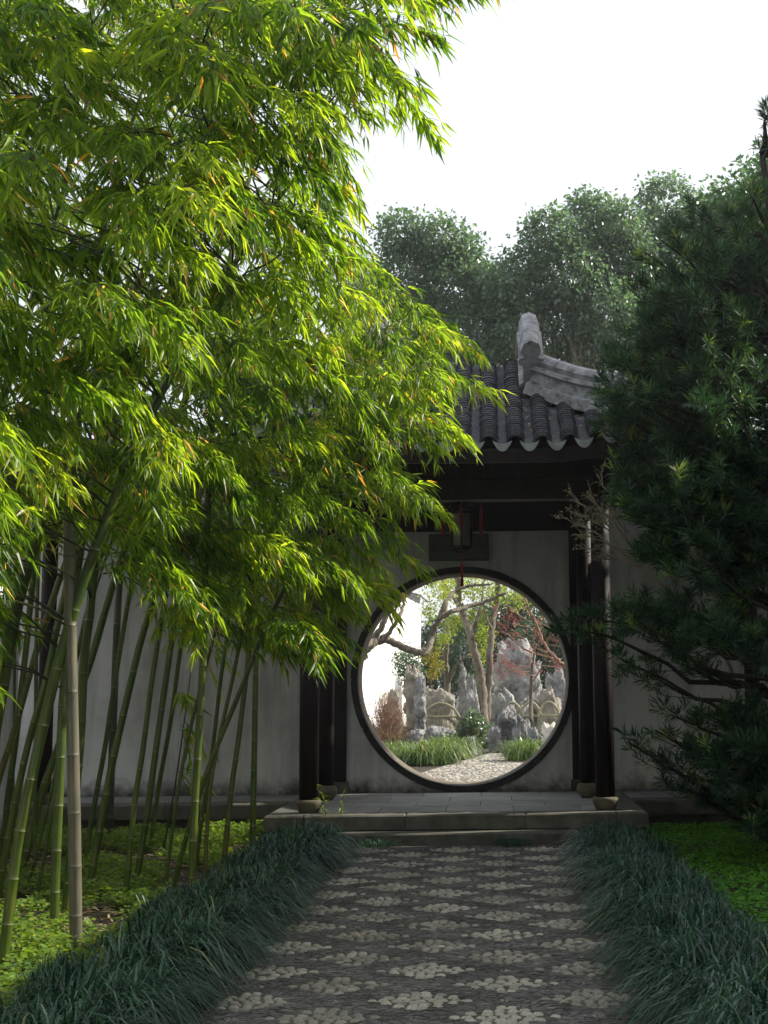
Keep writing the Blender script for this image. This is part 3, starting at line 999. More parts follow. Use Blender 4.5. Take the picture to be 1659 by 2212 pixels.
def tassel(x, y, zt, L):
    MB().lathe(x, y, [(0.003, zt - L), (0.015, zt - L + 0.002), (0.012, zt - L * 0.55), (0.016, zt - L * 0.45), (0.009, zt - L * 0.38), (0.004, zt - L * 0.3), (0.003, zt)], 8).obj('tassel', M['red'], ln, smooth=True)
for k in range(6):
    q = hexp(0.215, z1 + 0.10, k)
    tassel(q[0], q[1], q[2], 0.34)
tassel(lx, LY, z0 - 0.03, 0.34)

# ================================================================== BAMBOO GROVE
def lerp3(P, q):
    i = min(int(q), len(P) - 2)
    return P[i] + (P[i + 1] - P[i]) * (q - i)
# (kind, base pixel, further pixels up the culm, width in pixels)
CULMS = [
    ('grey', [(165, 2082), (162, 1850), (157, 1600), (151, 1306), (150, 1150)], 27),
    ('thick', [(2, 2095), (39, 1828), (79, 1631), (103, 1528), (130, 1417), (164, 1306), (209, 1175)], 24),
    ('mid', [(-6, 1950), (8, 1861), (60, 1610), (97, 1480), (131, 1320), (165, 1180)], 15),
    ('thick', [(-60, 2010), (-22, 1640), (5, 1480), (35, 1306), (97, 1094)], 31),
    ('old', [(-60, 1890), (0, 1675), (30, 1583), (81, 1397), (108, 1314), (150, 1190)], 14),
    ('thick', [(120, 2014), (119, 1917), (128, 1695), (136, 1520), (146, 1400), (158, 1290)], 20),
    ('thick', [(140, 1988), (160, 1750), (174, 1586), (182, 1417), (194, 1328), (205, 1200)], 20),
    ('mid', [(38, 1905), (92, 1711), (117, 1639), (192, 1439), (231, 1306), (270, 1180)], 17),
    ('slim', [(183, 1881), (194, 1792), (225, 1625), (244, 1500), (262, 1389), (285, 1250)], 11),
    ('dark', [(236, 1822), (239, 1700), (242, 1633), (247, 1500), (250, 1417), (255, 1300)], 16),
    ('mid', [(191, 1940), (203, 1861), (239, 1667), (267, 1542), (303, 1389), (328, 1306), (352, 1220)], 16),
    ('mid', [(271, 1943), (289, 1750), (308, 1625), (328, 1472), (350, 1333), (375, 1200)], 12),
    ('mid', [(290, 1920), (319, 1750), (342, 1583), (364, 1431), (385, 1290)], 14),
    ('slim', [(322, 1840), (344, 1695), (369, 1556), (390, 1400)], 10),
    ('slim', [(356, 1922), (364, 1861), (389, 1681), (419, 1542), (455, 1400)], 8),
    ('slim', [(367, 1925), (411, 1778), (453, 1652), (514, 1505), (560, 1390)], 11),
    ('mid', [(411, 1973), (419, 1778), (428, 1611), (439, 1417), (440, 1328), (445, 1175), (453, 1022), (462, 850)], 16),
    ('slim', [(422, 1880), (433, 1790), (458, 1627), (478, 1459), (500, 1310)], 9),
    ('old', [(442, 1927), (445, 1841), (453, 1713), (471, 1607), (504, 1459), (530, 1330)], 9),
    ('old', [(478, 1907), (499, 1713), (514, 1607), (532, 1459), (540, 1379), (555, 1210), (585, 1120), (626, 941), (667, 798), (700, 640)], 12),
    ('mid', [(545, 1841), (550, 1600), (552, 1474), (556, 1300), (566, 1100)], 13),
    ('mid', [(6, 1870), (14, 1750), (33, 1606), (56, 1403), (64, 1320), (80, 1180)], 14),
    ('slim', [(75, 1905), (77, 1600), (78, 1500), (79, 1361), (84, 1200)], 9),
    ('slim', [(25, 1850), (30, 1600), (33, 1375), (40, 1200)], 7),
    ('slim', [(76, 1943), (108, 1778), (135, 1600), (160, 1450)], 9),
    ('slim', [(56, 1917), (92, 1790), (125, 1640), (150, 1500)], 7),
    ('thick', [(-230, 2060), (-150, 1500), (-60, 1080), (46, 738), (66, 662), (168, 305), (204, 168), (265, 0)], 24),
    ('mid', [(-150, 2000), (-110, 1500), (-60, 1000), (10, 600)], 20),
]
OWN = {
    1: 'thick green bamboo crossing behind the top of the dead grey culm',
    2: 'medium bamboo running parallel to the thick leaning culm',
    3: 'thick green bamboo leaning in from beside the pale side wall',
    4: 'yellowish bamboo leaning out of the side wall corner',
    5: 'thick upright green bamboo standing next to the dead grey culm',
    6: 'thick green bamboo rising directly behind the dead grey culm',
    7: 'strongly leaning medium bamboo passing behind the dead grey culm',
    8: 'slender bamboo between the dead grey culm and the dark mossy culm',
    10: 'medium bamboo in front of the dark mossy culm, leaning across it',
    11: 'medium bamboo with a bright edge, beside the culm that crosses the mossy one',
    12: 'medium bamboo standing close beside the one with the bright edge',
    13: 'slender bamboo farthest back, in front of the corridor kerb',
    14: 'slimmest bamboo, bearing a tuft of leaves near the ground',
    15: 'slender bamboo slanting across the upright culms beside the mondo grass',
    16: 'medium upright bamboo growing out of the mondo grass edge',
    17: 'slender bamboo squeezed behind the upright culm at the mondo grass',
    18: 'yellowish slim bamboo beside the upright culm at the mondo grass',
    19: 'yellowish bamboo whose dark stem climbs through the crown towards the roof',
    20: 'upright dark green bamboo standing alone nearest the pavilion platform',
    21: 'medium bamboo close against the pale side wall',
    22: 'slender upright bamboo in front of the pale side wall',
    23: 'thinnest bamboo standing against the pale side wall',
    24: 'slender bamboo leaning behind the thick upright culm',
    25: 'very thin bamboo beside the slender leaning one, low down',
    26: 'thick dark stemmed bamboo arching high through the top of the crown',
    27: 'medium bamboo rising beyond the thick arching one',
}
CLAB = {
    'grey': 'dead grey bamboo culm with dark rings among the green ones',
    'dark': 'dark mossy bamboo culm standing close to the corridor kerb',
    'thick': 'thick green bamboo with pale rings rising from the ground cover',
    'mid': 'medium green bamboo with pale rings rising from the ground cover',
    'slim': 'slender thin bamboo culm rising from the ground cover',
    'old': 'yellowish green bamboo culm lit along one edge',
}
CMAT = {'grey': 'culm_grey', 'dark': 'culm_dark', 'thick': 'culm', 'mid': 'culm', 'slim': 'culm', 'old': 'culm_old'}
# region of the crown, as outlined in the photograph; each lobe takes its distance from the culm that bears it
POLY = [(-260, -160), (900, -160), (965, 60), (935, 160), (905, 260), (850, 335), (735, 375), (725, 440), (805, 500), (875, 570), (985, 620), (1035, 710), (1020, 810), (995, 880),
        (940, 950), (945, 1030), (905, 1130), (880, 1190), (825, 1265), (745, 1375), (700, 1420), (640, 1465), (560, 1470), (520, 1440), (470, 1420), (410, 1420), (330, 1420), (250, 1420),
        (205, 1330), (225, 1240), (150, 1180), (95, 1150), (20, 1260), (-40, 1420), (-260, 1420)]
STEM = [(46, 738), (66, 662), (168, 305), (204, 168), (265, 0)]
def in_poly(x, y, poly):
    c = False
    j = len(poly) - 1
    for i in range(len(poly)):
        a, b = poly[i], poly[j]
        if (a[1] > y) != (b[1] > y) and x < (b[0] - a[0]) * (y - a[1]) / (b[1] - a[1]) + a[0]:
            c = not c
        j = i
    return c
bamboos = []
for ci, (kind, px, wpx) in enumerate(CULMS):
    base = on_z(*px[0], 0.0)
    d = base[1]
    lean_y = random.uniform(-0.06, 0.05)
    pts = [base - np.array([0, 0, 0.05])]
    for (x, y) in px[1:]:
        p = on_y(x, y, d)
        p = on_y(x, y, d + lean_y * (p[2]))
        pts.append(p)
    # carry on upwards, arching over towards the light
    p, q = pts[-1], pts[-2]
    dr = unit(p - q)
    while p[2] < 5.6:
        dr = unit(dr + np.array([0.035, 0.01, -0.015]))
        p = p + dr * 0.3
        ux, uy = to_px(p + dr * 0.35)
        if len(pts) > 40 or (uy < 1230 and ux > 60 and not in_poly(ux + 45, uy, POLY)):
            break
        pts.append(p)
    P = spline(pts, 60)
    r0 = wpx / FPX * d / 2
    L = np.concatenate([[0], np.cumsum(np.linalg.norm(np.diff(P, axis=0), axis=1))])
    tot = L[-1]
    # nodes: short joints low down, longer higher up
    nodes, s, gap = [], 0.06, 0.13 + r0 * 2
    while s < tot - 0.05:
        nodes.append(s)
        gap = min(gap * 1.08, 0.26 + r0 * 3.2) * random.uniform(0.97, 1.03)
        s += gap
    S, A, RR = [], [], []
    def rad(s):
        t = s / tot
        return r0 * (1.0 - 0.12 * t) if t < 0.45 else r0 * max(0.16, 0.946 - 1.45 * (t - 0.45))
    prev = 0
    for nd in nodes:
        S += [prev + 0.02, (prev + nd) / 2, nd - 0.010, nd - 0.003, nd + 0.002, nd + 0.006]
        A += [0.5, 0.5, 0.45, 0.2 if kind != 'grey' else 0.5, 0.9, 0.5]
        r_ = rad(nd)
        RR += [rad(prev + .02), rad((prev + nd) / 2), r_ * 1.0, r_ * 1.06, r_ * 1.07, r_ * 1.0]
        prev = nd
    S.append(tot); A.append(0.5); RR.append(rad(tot))
    PP = np.stack([np.interp(S, L, P[:, k]) for k in range(3)], 1)
    e = empty('bamboo', tuple(base), label=OWN.get(ci, CLAB[kind]), cat='bamboo', group=kind + ' bamboos of the grove')
    MB().tube(PP, RR, 10 if wpx > 10 else 7, True, A).obj('culm', M[CMAT[kind]], e, smooth=True)
    bamboos.append(dict(e=e, P=P, L=L, tot=tot, kind=kind, d=d, n=0))

def crown_depth(x, y):
    t = min(1, max(0, (0.6 * x + 0.5 * y - 430) / 720))
    return 5.9 + 4.3 * t
lobes = []
tries = 0
while len(lobes) < 390 and tries < 60000:
    tries += 1
    x, y = random.uniform(-240, 1050), random.uniform(-150, 1450)
    d = crown_depth(x, y) + random.gauss(0, 0.36)
    d = max(4.9, min(11.3, d))
    rp = 0.20 / d * FPX
    ok = all(in_poly(x + rp * a, y + rp * b, POLY) or (x + rp * a < 0) or (y + rp * b < 0) for a, b in ((0, 0), (0.9, 0.3), (0.2, 1.25), (-0.9, 0.3), (0.5, -0.9)))
    if not ok:
        continue
    if d < 6.3 and 0 < y < 740 and abs(x - np.interp(y, [0, 168, 305, 662, 738], [265, 204, 168, 66, 46])) < 75:
        continue
    p = on_y(x, y, d)
    if any(np.linalg.norm((p - q) * np.array([0.8, 0.8, 1.25])) < 0.222 for q in lobes):
        continue
    lobes.append(p)
tries = 0
back = []
while len(back) < 170 and tries < 30000:              # the back of the grove, towards the side wall
    tries += 1
    x, y, d = random.uniform(-160, 560), random.uniform(-60, 1200), random.uniform(8.6, 11.0)
    p = on_y(x, y, d)
    if p[0] < -4.4 or not in_poly(x, y + 60, POLY) or any(np.linalg.norm(p - q) < 0.27 for q in back):
        continue
    back.append(p)
lobes += back
big_leaves = []
def bamboo_spray(lb, tw, c, rad_, nl, near, md=None):
    """drooping leafy twigs round c, fanned out along md"""
    if md is None:
        md = unit(np.array([RNG.normal(0.75, 0.45), RNG.normal(-0.25, 0.6), RNG.uniform(-0.75, 0.1)]))
    ntw = max(3, nl // 9)
    size = RNG.uniform(0.85, 1.2)
    tone = RNG.normal(0, 0.08)
    for _ in range(ntw):
        o = rand_dirs(1)[0] * rad_ * RNG.uniform(0.1, 0.75) * np.array([1, 1, 0.8])
        st = c + o * 0.6 - md * rad_ * 0.4
        dr = unit(md + rand_dirs(1)[0] * 0.55)
        L = rad_ * RNG.uniform(0.5, 1.0)
        t = np.linspace(0, 1, 4)[:, None]
        tp = st + dr * L * t + np.array([0, 0, -1]) * L * 0.4 * t ** 2
        tw.tube(tp, [0.0022, 0.002, 0.0016, 0.001], 3, False)
        k = RNG.integers(6, 11)
        u = np.sort(RNG.uniform(0.15, 1.0, k))
        u[-3:] = 1.0
        i0 = np.minimum((u * 3).astype(int), 2)
        fr_ = (u * 3 - i0)[:, None]
        P = tp[i0] + (tp[i0 + 1] - tp[i0]) * fr_
        tang = unit(tp[i0 + 1] - tp[i0])
        side = unit(np.cross(tang, np.array([0, 0, 1.0])))
        sg = np.where(np.arange(k) % 2 == 0, 1, -1)[:, None]
        D = unit(tang * RNG.uniform(0.6, 1.1, (k, 1)) + side * sg * RNG.uniform(0.1, 0.6, (k, 1)) + np.array([0, 0, -1]) * RNG.uniform(0.05, 0.75, (k, 1)) + RNG.normal(0, 0.14, (k, 3)))
        N = unit(np.array([0, 0, 1.0]) + RNG.normal(0, 0.6, (k, 3)))
        Ln = RNG.uniform(0.095, 0.175, k) * size
        W = Ln * RNG.uniform(0.115, 0.155, k)
        rn = np.clip(RNG.beta(2.2, 2.2, k) * 0.9 + tone, 0, 0.94)
        dead = RNG.random(k) < 0.03
        rn = np.where(dead, RNG.uniform(0.965, 1.0, k), rn)
        if near and len(big_leaves) < 300:
            big_leaves.append((P[0], D[0], N[0], Ln[0], W[0], rn[0], near))
            P, D, N, Ln, W, rn = P[1:], D[1:], N[1:], Ln[1:], W[1:], rn[1:]
        lb.leaves(P, D, N, Ln, W, rn, bend=0.16, fold=0.22, wide=0.33)
def plume(lb, tw, root, tip, nl, near):
    """feathery bamboo branch: an arching rachis with drooping leafy side twigs"""
    ax = tip - root
    L0 = np.linalg.norm(ax)
    mid = root + ax * 0.55 + np.array([0, 0, 0.20 * L0])
    rp = spline([root, mid, tip], 9)
    tw.tube(rp, list(np.linspace(0.0045, 0.0018, 9)), 4, False)
    hd = unit(ax * np.array([1, 1, 0.25]))
    sd = unit(np.cross(hd, np.array([0, 0, 1.0])))
    ntw = max(5, nl // 8)
    size = RNG.uniform(0.72, 1.15)
    tone = RNG.normal(0, 0.17)
    for q in range(ntw):
        t0 = 0.18 + 0.82 * (q + RNG.random()) / ntw
        st = lerp3(rp, min(t0, 0.999) * 8)
        sg = 1 if q % 2 else -1
        dr = unit(hd * RNG.uniform(0.5, 1.1) + sd * sg * RNG.uniform(0.25, 1.0) * (1.25 - t0) + np.array([0, 0, RNG.uniform(-0.45, 0.15)]) + RNG.normal(0, 0.15, 3))
        L = RNG.uniform(0.10, 0.24) * (1.35 - 0.6 * t0)
        t = np.linspace(0, 1, 4)[:, None]
        tp = st + dr * L * t + np.array([0, 0, -1]) * L * 0.35 * t ** 2
        tw.tube(tp, [0.0018, 0.0015, 0.0012, 0.0008], 3, False)
        k = int(RNG.integers(6, 11))
        u = np.sort(RNG.uniform(0.2, 1.0, k))
        u[-3:] = 1.0
        i0 = np.minimum((u * 3).astype(int), 2)
        fr_ = (u * 3 - i0)[:, None]
        P = tp[i0] + (tp[i0 + 1] - tp[i0]) * fr_
        tang = unit(tp[i0 + 1] - tp[i0])
        side = unit(np.cross(tang, np.array([0, 0, 1.0])))
        sgn = np.where(np.arange(k) % 2 == 0, 1, -1)[:, None]
        D = unit(tang * RNG.uniform(0.6, 1.1, (k, 1)) + side * sgn * RNG.uniform(0.1, 0.65, (k, 1)) + np.array([0, 0, -1]) * RNG.uniform(0.0, 0.7, (k, 1)) + RNG.normal(0, 0.13, (k, 3)))
        N = unit(np.array([0, 0, 1.0]) + RNG.normal(0, 0.5, (k, 3)))
        Ln = RNG.uniform(0.075, 0.16, k) * size
        W = Ln * RNG.uniform(0.11, 0.16, k)
        rn = np.clip(RNG.beta(2.0, 2.0, k) * 0.9 + tone, 0, 0.94)
        rn = np.where(RNG.random(k) < 0.03, RNG.uniform(0.965, 1.0, k), rn)
        if near and len(big_leaves) < 300:
            big_leaves.append((P[0], D[0], N[0], Ln[0], W[0], rn[0], near))
            P, D, N, Ln, W, rn = P[1:], D[1:], N[1:], Ln[1:], W[1:], rn[1:]
        lb.leaves(P, D, N, Ln, W, rn, bend=0.16, fold=0.22, wide=0.33)
for p in sorted(lobes, key=lambda q: q[1]):
    best, bd = None, 1e9
    for b in bamboos:
        if b['kind'] in ('grey', 'dark'):
            continue
        dz = np.abs(b['P'][:, 2] - (p[2] - 0.12))
        i = int(np.argmin(dz))
        q = b['P'][i]
        w = math.hypot(q[0] - p[0], (q[1] - p[1])) + dz[i] * 1.5 + 0.02 * b['n']
        if w < bd:
            best, bd, at = b, w, q
    best['n'] += 1
    tw = MB()
    nl = 205 if p[1] < 7.5 else 240
    lb = LB()
    # build twigs first so the branch object owns its leaves
    near = p[1] < 6.4
    nb = len(big_leaves)
    # the spray hangs out towards the light from a bough that leaves the culm
    hx = p - at
    hx[2] = 0
    md = unit(hx * 0.6 + np.array([RNG.normal(0.55, 0.35), RNG.normal(-0.2, 0.5), 0]))
    Lp = RNG.uniform(0.55, 0.85)
    tip = p + md * Lp * 0.38 + np.array([0, 0, -0.16 * Lp])
    root = p - md * Lp * 0.55 + np.array([0, 0, 0.02])
    tw.tube(wobble(at, root, 6, 0.02, 0.08), list(np.linspace(0.006, 0.0045, 6)), 5)
    plume(lb, tw, root, tip, nl, near)
    bo = tw.obj('branch', M['culm_old'], best['e'])
    lb.obj('foliage', M['bamboo_leaf'], bo, kind='stuff')
    for i in range(nb, len(big_leaves)):
        big_leaves[i] = big_leaves[i][:6] + (bo,)
# the nearest leaves as single pieces
def unit_leaf(rnd):
    V, F = [], []
    prof = [(0, 0.06), (0.12, 0.55), (0.32, 1.0), (0.6, 0.8), (0.84, 0.36), (1.0, 0.02)]
    for t, w in prof:
        z = -0.16 * t * t
        V += [(t, w * 0.5, z + 0.018 * w), (t, 0, z), (t, -w * 0.5, z + 0.018 * w)]
    for i in range(5):
        a = 3 * i
        F += [(a, a + 1, a + 4, a + 3), (a + 1, a + 2, a + 5, a + 4)]
    return MB().add(V, F, rnd).mesh('leaf', M['bamboo_leaf'], True)
LEAFM = [unit_leaf(r) for r in (0.15, 0.4, 0.6, 0.8, 0.985)]
for P, D, N, L_, W_, rn, par in big_leaves:
    D = Vector(D); N = Vector(N); N = (N - D * N.dot(D)).normalized(); S_ = N.cross(D)
    k = 4 if rn > 0.96 else min(3, int(rn * 4))
    o = obj('leaf', LEAFM[k], par)
    mw = Matrix(((D.x * L_, S_.x * W_, N.x * L_, P[0]), (D.y * L_, S_.y * W_, N.y * L_, P[1]), (D.z * L_, S_.z * W_, N.z * L_, P[2]), (0, 0, 0, 1)))
    o.matrix_basis = Matrix.Translation(o.location) @ mw

# small low sprays between the culms, and a seedling at the step
def seedling(x, y, h, label, n=3):
    e = empty('bamboo_seedling', (x, y, 0), label=label, cat='bamboo')
    tw, lb = MB(), LB()
    for _ in range(n):
        a = random.uniform(0, 6.28)
        tip = np.array([x + 0.12 * math.cos(a), y + 0.12 * math.sin(a), h * random.uniform(0.75, 1)])
        pts = wobble((x + random.uniform(-.03, .03), y, 0), tip, 5, 0.02)
        tw.tube(pts, list(np.linspace(0.004, 0.0015, 5)), 5)
        for q in np.linspace(0.35, 1, 6):
            c = lerp3(pts, q * 4 * 0.999)
            k = 4
            D = unit(RNG.normal(0, 1, (k, 3)) * np.array([1, 1, 0.4]))
            lb.leaves(np.repeat(c[None], k, 0), D, np.tile([0, 0, 1.0], (k, 1)) + RNG.normal(0, .2, (k, 3)), RNG.uniform(.05, .09, k), RNG.uniform(.008, .012, k), RNG.uniform(0.3, 0.8, k))
    tw.obj('stem', M['culm_old'], e)
    lb.obj('foliage', M['bamboo_leaf'], e, kind='stuff')
s_ = on_z(712, 1822)
seedling(s_[0], s_[1], 0.52, 'small bamboo seedling sprouting beside the stone step')
for (px_, py_, h, lab) in ((350, 1850, 1.15, 'leafy young bamboo shoot in the shade of the grove'),):
    s_ = on_z(px_, py_)
    e = empty('young_bamboo', tuple(s_), label=lab, cat='bamboo')
    tw, lb = MB(), LB()
    pts = [s_, s_ + np.array([0.10, 0, 0.6]), s_ + np.array([0.22, -.05, 1.5])]
    tw.tube(spline(pts, 8), list(np.linspace(.01, .004, 8)), 6)
    for q in (0.55, 0.7, 0.85, 1.0):
        c = lerp3(spline(pts, 8), q * 6.99) + RNG.normal(0, 0.1, 3)
        bamboo_spray(lb, tw, c, 0.24, 70, False)
    tw.obj('stem', M['culm'], e)
    lb.obj('foliage', M['bamboo_leaf'], e, kind='stuff')

# ================================================================== GROUND PLANTING
def clump_mesh(name, mat, n, rad_, hgt, seed, reach=(0.10, 0.30), wd=(0.004, 0.007)):
    rs = np.random.default_rng(seed)
    r_ = rad_ * np.sqrt(rs.random(n)) * 0.75
    th = rs.uniform(0, 2 * math.pi, n)
    P = np.stack([r_ * np.cos(th), r_ * np.sin(th), np.zeros(n)], 1)
    az = th + rs.normal(0, 0.5, n) + 0.35 * np.sin(3 * th + seed)
    rc = rs.uniform(*reach, n) * (0.6 + 0.7 * r_ / rad_)
    h = hgt * rs.uniform(0.65, 1.1, n) * (1.1 - 0.35 * r_ / rad_)
    dp = h * rs.uniform(0.35, 1.3, n) * (0.4 + 1.1 * r_ / rad_)
    V, F, k = blades_np(P, az, rc, h, dp, rs.uniform(*wd, n))
    V[:, 2] = np.maximum(V[:, 2], 0.012)
    rn = np.clip(rs.beta(2, 2, n) * 0.9 + (rs.random(n) < 0.025) * 0.8, 0, 1)
    return mesh_np(name, V, F, mat, False, {'rnd': np.repeat(rn, k)})
def mound_mesh(name, mat, n, seed):
    """a mound of long blades, most of them combed over towards +x"""
    rs = np.random.default_rng(seed)
    th = rs.uniform(0, 2 * math.pi, n)
    r_ = np.sqrt(rs.random(n))
    P = np.stack([r_ * np.cos(th) * 0.17 - 0.02, r_ * np.sin(th) * 0.25, np.zeros(n)], 1)
    over = rs.random(n) < 0.78
    part = 0.35 * np.sin(P[:, 1] * 9 + seed)
    az = np.where(over, rs.normal(0, 0.55, n) + part + P[:, 1] * 1.6, rs.uniform(0, 2 * math.pi, n))
    ln = rs.uniform(0.7, 1.15, n)
    rc = np.where(over, rs.uniform(0.16, 0.42, n), rs.uniform(0.08, 0.24, n)) * ln
    h = np.where(over, rs.uniform(0.20, 0.33, n), rs.uniform(0.20, 0.34, n)) * (1.05 - 0.3 * r_) * ln
    dp = np.where(over, h * rs.uniform(0.7, 1.6, n) * (0.35 + rc * 2.0), h * rs.uniform(0.1, 0.8, n))
    V, F, k = blades_np(P, az, rc, h, dp, rs.uniform(0.006, 0.0115, n), 6)
    V[:, 2] = np.maximum(V[:, 2], 0.014)
    rn = np.clip(rs.beta(1.2, 1.5, n) * 0.93 + (rs.random(n) < 0.012) * 0.8, 0, 1)
    return mesh_np(name, V, F, mat, False, {'rnd': np.repeat(rn, k)})
MONDO = [mound_mesh('mondo_grass', M['mondo'], 620, s) for s in range(6)]
def put_clump(me, x, y, z, s, sz, name, kind='thing', **kw):
    o = obj(name, me, None, kind=kind, **kw)
    o.location = (x, y, z)
    o.rotation_euler = (random.uniform(-.06, .06), random.uniform(-.06, .06), random.uniform(0, 6.28))
    o.scale = (s, s, sz)
    return o
for side, rows, lab, grp in ((-1, ((-1.42, 1.0), (-1.70, 0.72)), 'dark green mondo grass clump edging the path on the bamboo side', 'mondo grass edging the bamboo bed'),
                             (1, ((0.85, 1.0), (1.08, 0.74)), 'dark green mondo grass clump edging the path on the clover side', 'mondo grass edging the clover bed')):
    for ri, (x, s) in enumerate(rows):
        y = 4.3 + ri * 0.2
        while y < 11.62:
            jx = random.uniform(-.05, .05)
            o = put_clump(random.choice(MONDO), x + jx, y, 0, s * random.uniform(0.92, 1.12), s * random.uniform(0.95, 1.35), 'mondo_grass', label=lab if ri == 0 else lab.replace('clump edging the path on', 'clump in the row behind the path edge on'), cat='grass', group=grp if ri == 0 else grp + ', back row')
            o.rotation_euler.z = (0 if side < 0 else math.pi) + (random.uniform(-.45, .45) if ri == 0 else random.uniform(-1.6, 1.6))
            y += random.uniform(0.34, 0.47) if ri == 0 else random.uniform(0.3, 0.42)
TUFT = clump_mesh('mondo_tuft', M['mondo'], 160, 0.16, 0.10, 77, (0.05, 0.14), (0.003, 0.005))
for px_ in (800, 830, 1095, 1120):
    s_ = on_z(px_, 1828)
    put_clump(TUFT, s_[0], 11.74, 0, 0.9, 1.0, 'mondo_tuft', label='little tuft of mondo grass growing against the lower step', cat='grass', group='tufts against the lower step')

def ground_cover(name, mat, label, n, xr, yr, size, hz, bare=None, seed=0):
    rs = np.random.default_rng(seed)
    x, y = rs.uniform(*xr, n), rs.uniform(*yr, n)
    f = np.array([noise.noise(Vector((a * 1.3, b * 1.3, seed))) + 0.6 * noise.noise(Vector((a * 4.2, b * 4.2, seed + 5))) for a, b in zip(x, y)])
    keep = f > (bare if bare is not None else -9)
    x, y, f = x[keep], y[keep], f[keep]
    m = len(x)
    z = 0.012 + hz * np.clip(f + 0.55, 0.1, 1.3) * rs.uniform(0.15, 1.0, m)
    P = np.stack([x, y, z], 1)
    az = rs.uniform(0, 2 * math.pi, m)
    D = np.stack([np.cos(az), np.sin(az), rs.uniform(-0.25, 0.55, m)], 1)
    N = np.tile([0, 0, 1.0], (m, 1)) + rs.normal(0, 0.35, (m, 3))
    L = size * rs.uniform(0.6, 1.3, m)
    lb = LB()
    lb.leaves(P, D, N, L, L * 0.7, np.clip(rs.beta(2, 2, m), 0, 1), bend=0.1, fold=0.12, wide=0.5, tris=2)
    lb.obj(name, mat, None, label=label, kind='stuff', cat='ground cover')
ground_cover('ground_cover', M['cover_yellow'], 'yellow green leafy ground cover under the bamboo', 80000, (-4.5, -1.6), (4.6, 13.3), 0.036, 0.13, -0.08, 3)
ground_cover('clover_lawn', M['cover_green'], 'fresh green clover carpet beyond the mondo grass', 60000, (1.1, 4.5), (5.5, 13.3), 0.03, 0.06, -0.75, 8)
# fallen bamboo leaves
def litter(n, xr, yr, z, seed, name, label, parent=None):
    rs = np.random.default_rng(seed)
    P = np.stack([rs.uniform(*xr, n), rs.uniform(*yr, n), np.full(n, z) + rs.uniform(0, .012, n)], 1)
    az = rs.uniform(0, 6.28, n)
    D = np.stack([np.cos(az), np.sin(az), rs.normal(0, .12, n)], 1)
    lb = LB()
    L = rs.uniform(0.06, 0.13, n)
    lb.leaves(P, D, np.tile([0, 0, 1.0], (n, 1)) + rs.normal(0, .3, (n, 3)), L, L * 0.13, rs.random(n), bend=0.05)
    lb.obj(name, M['litter'], None, label=label, kind='stuff', cat='leaf litter')
litter(4600, (-4.5, -1.6), (4.6, 13.3), 0.02, 5, 'fallen_leaves', 'dry tan bamboo leaves fallen on the soil of the grove')
for i, (px_, py_) in enumerate(((770, 2030), (838, 2092), (700, 1980), (1240, 2045), (1095, 2040), (1235, 2175))):
    s_ = on_z(px_, py_)
    me = LEAFM[4]
    o = obj('fallen_leaf', MB().add([(v.co.x, v.co.y, v.co.z + 0.1 * v.co.x) for v in me.vertices], [tuple(p.vertices) for p in me.polygons], 0.8).mesh('fallen_leaf', M['litter'], True), None,
            label='single dry tan leaf lying on the pebble path', cat='leaf', group='dry leaves on the path')
    o.location, o.rotation_euler, o.scale = (s_[0], s_[1], 0.035), (0.2, 0.05, random.uniform(0, 6)), (0.09, 0.016, 0.09)

# ================================================================== YEW PINE (podocarpus)
def needle_shoots(lb, C, Dr, L, nn, nl):
    """whorls of narrow leaves round shoots; C (m,3) shoot base, Dr direction, L length"""
    m = len(C)
    k = nn
    t = np.tile(np.linspace(0.1, 1.0, k), m)
    c = np.repeat(C, k, 0)
    d = np.repeat(unit(Dr), k, 0)
    l = np.repeat(L, k)[:, None]
    P = c + d * l * t[:, None]
    o = rand_dirs(m * k)
    o = unit(o - d * np.sum(o * d, 1, keepdims=True))
    sp = (1.15 - 0.55 * t)[:, None]
    D = unit(d * (1.15 - sp * 0.55) + o * sp + np.array([0, 0, 0.12]))
    N = unit(d + RNG.normal(0, 0.3, (m * k, 3)))
    LL = nl * RNG.uniform(0.7, 1.15, m * k)
    base = np.repeat(RNG.beta(2, 3, m), k)
    tip = RNG.random(m) < 0.06
    rn = np.where(np.repeat(tip, k), RNG.uniform(0.9, 1.0, m * k), np.clip(base * 1.05 - 0.05 + RNG.normal(0, 0.10, m * k), 0, 0.9))
    lb.leaves(P, D, N, LL, LL * 0.13, rn, bend=0.06, wide=0.5, tris=2)
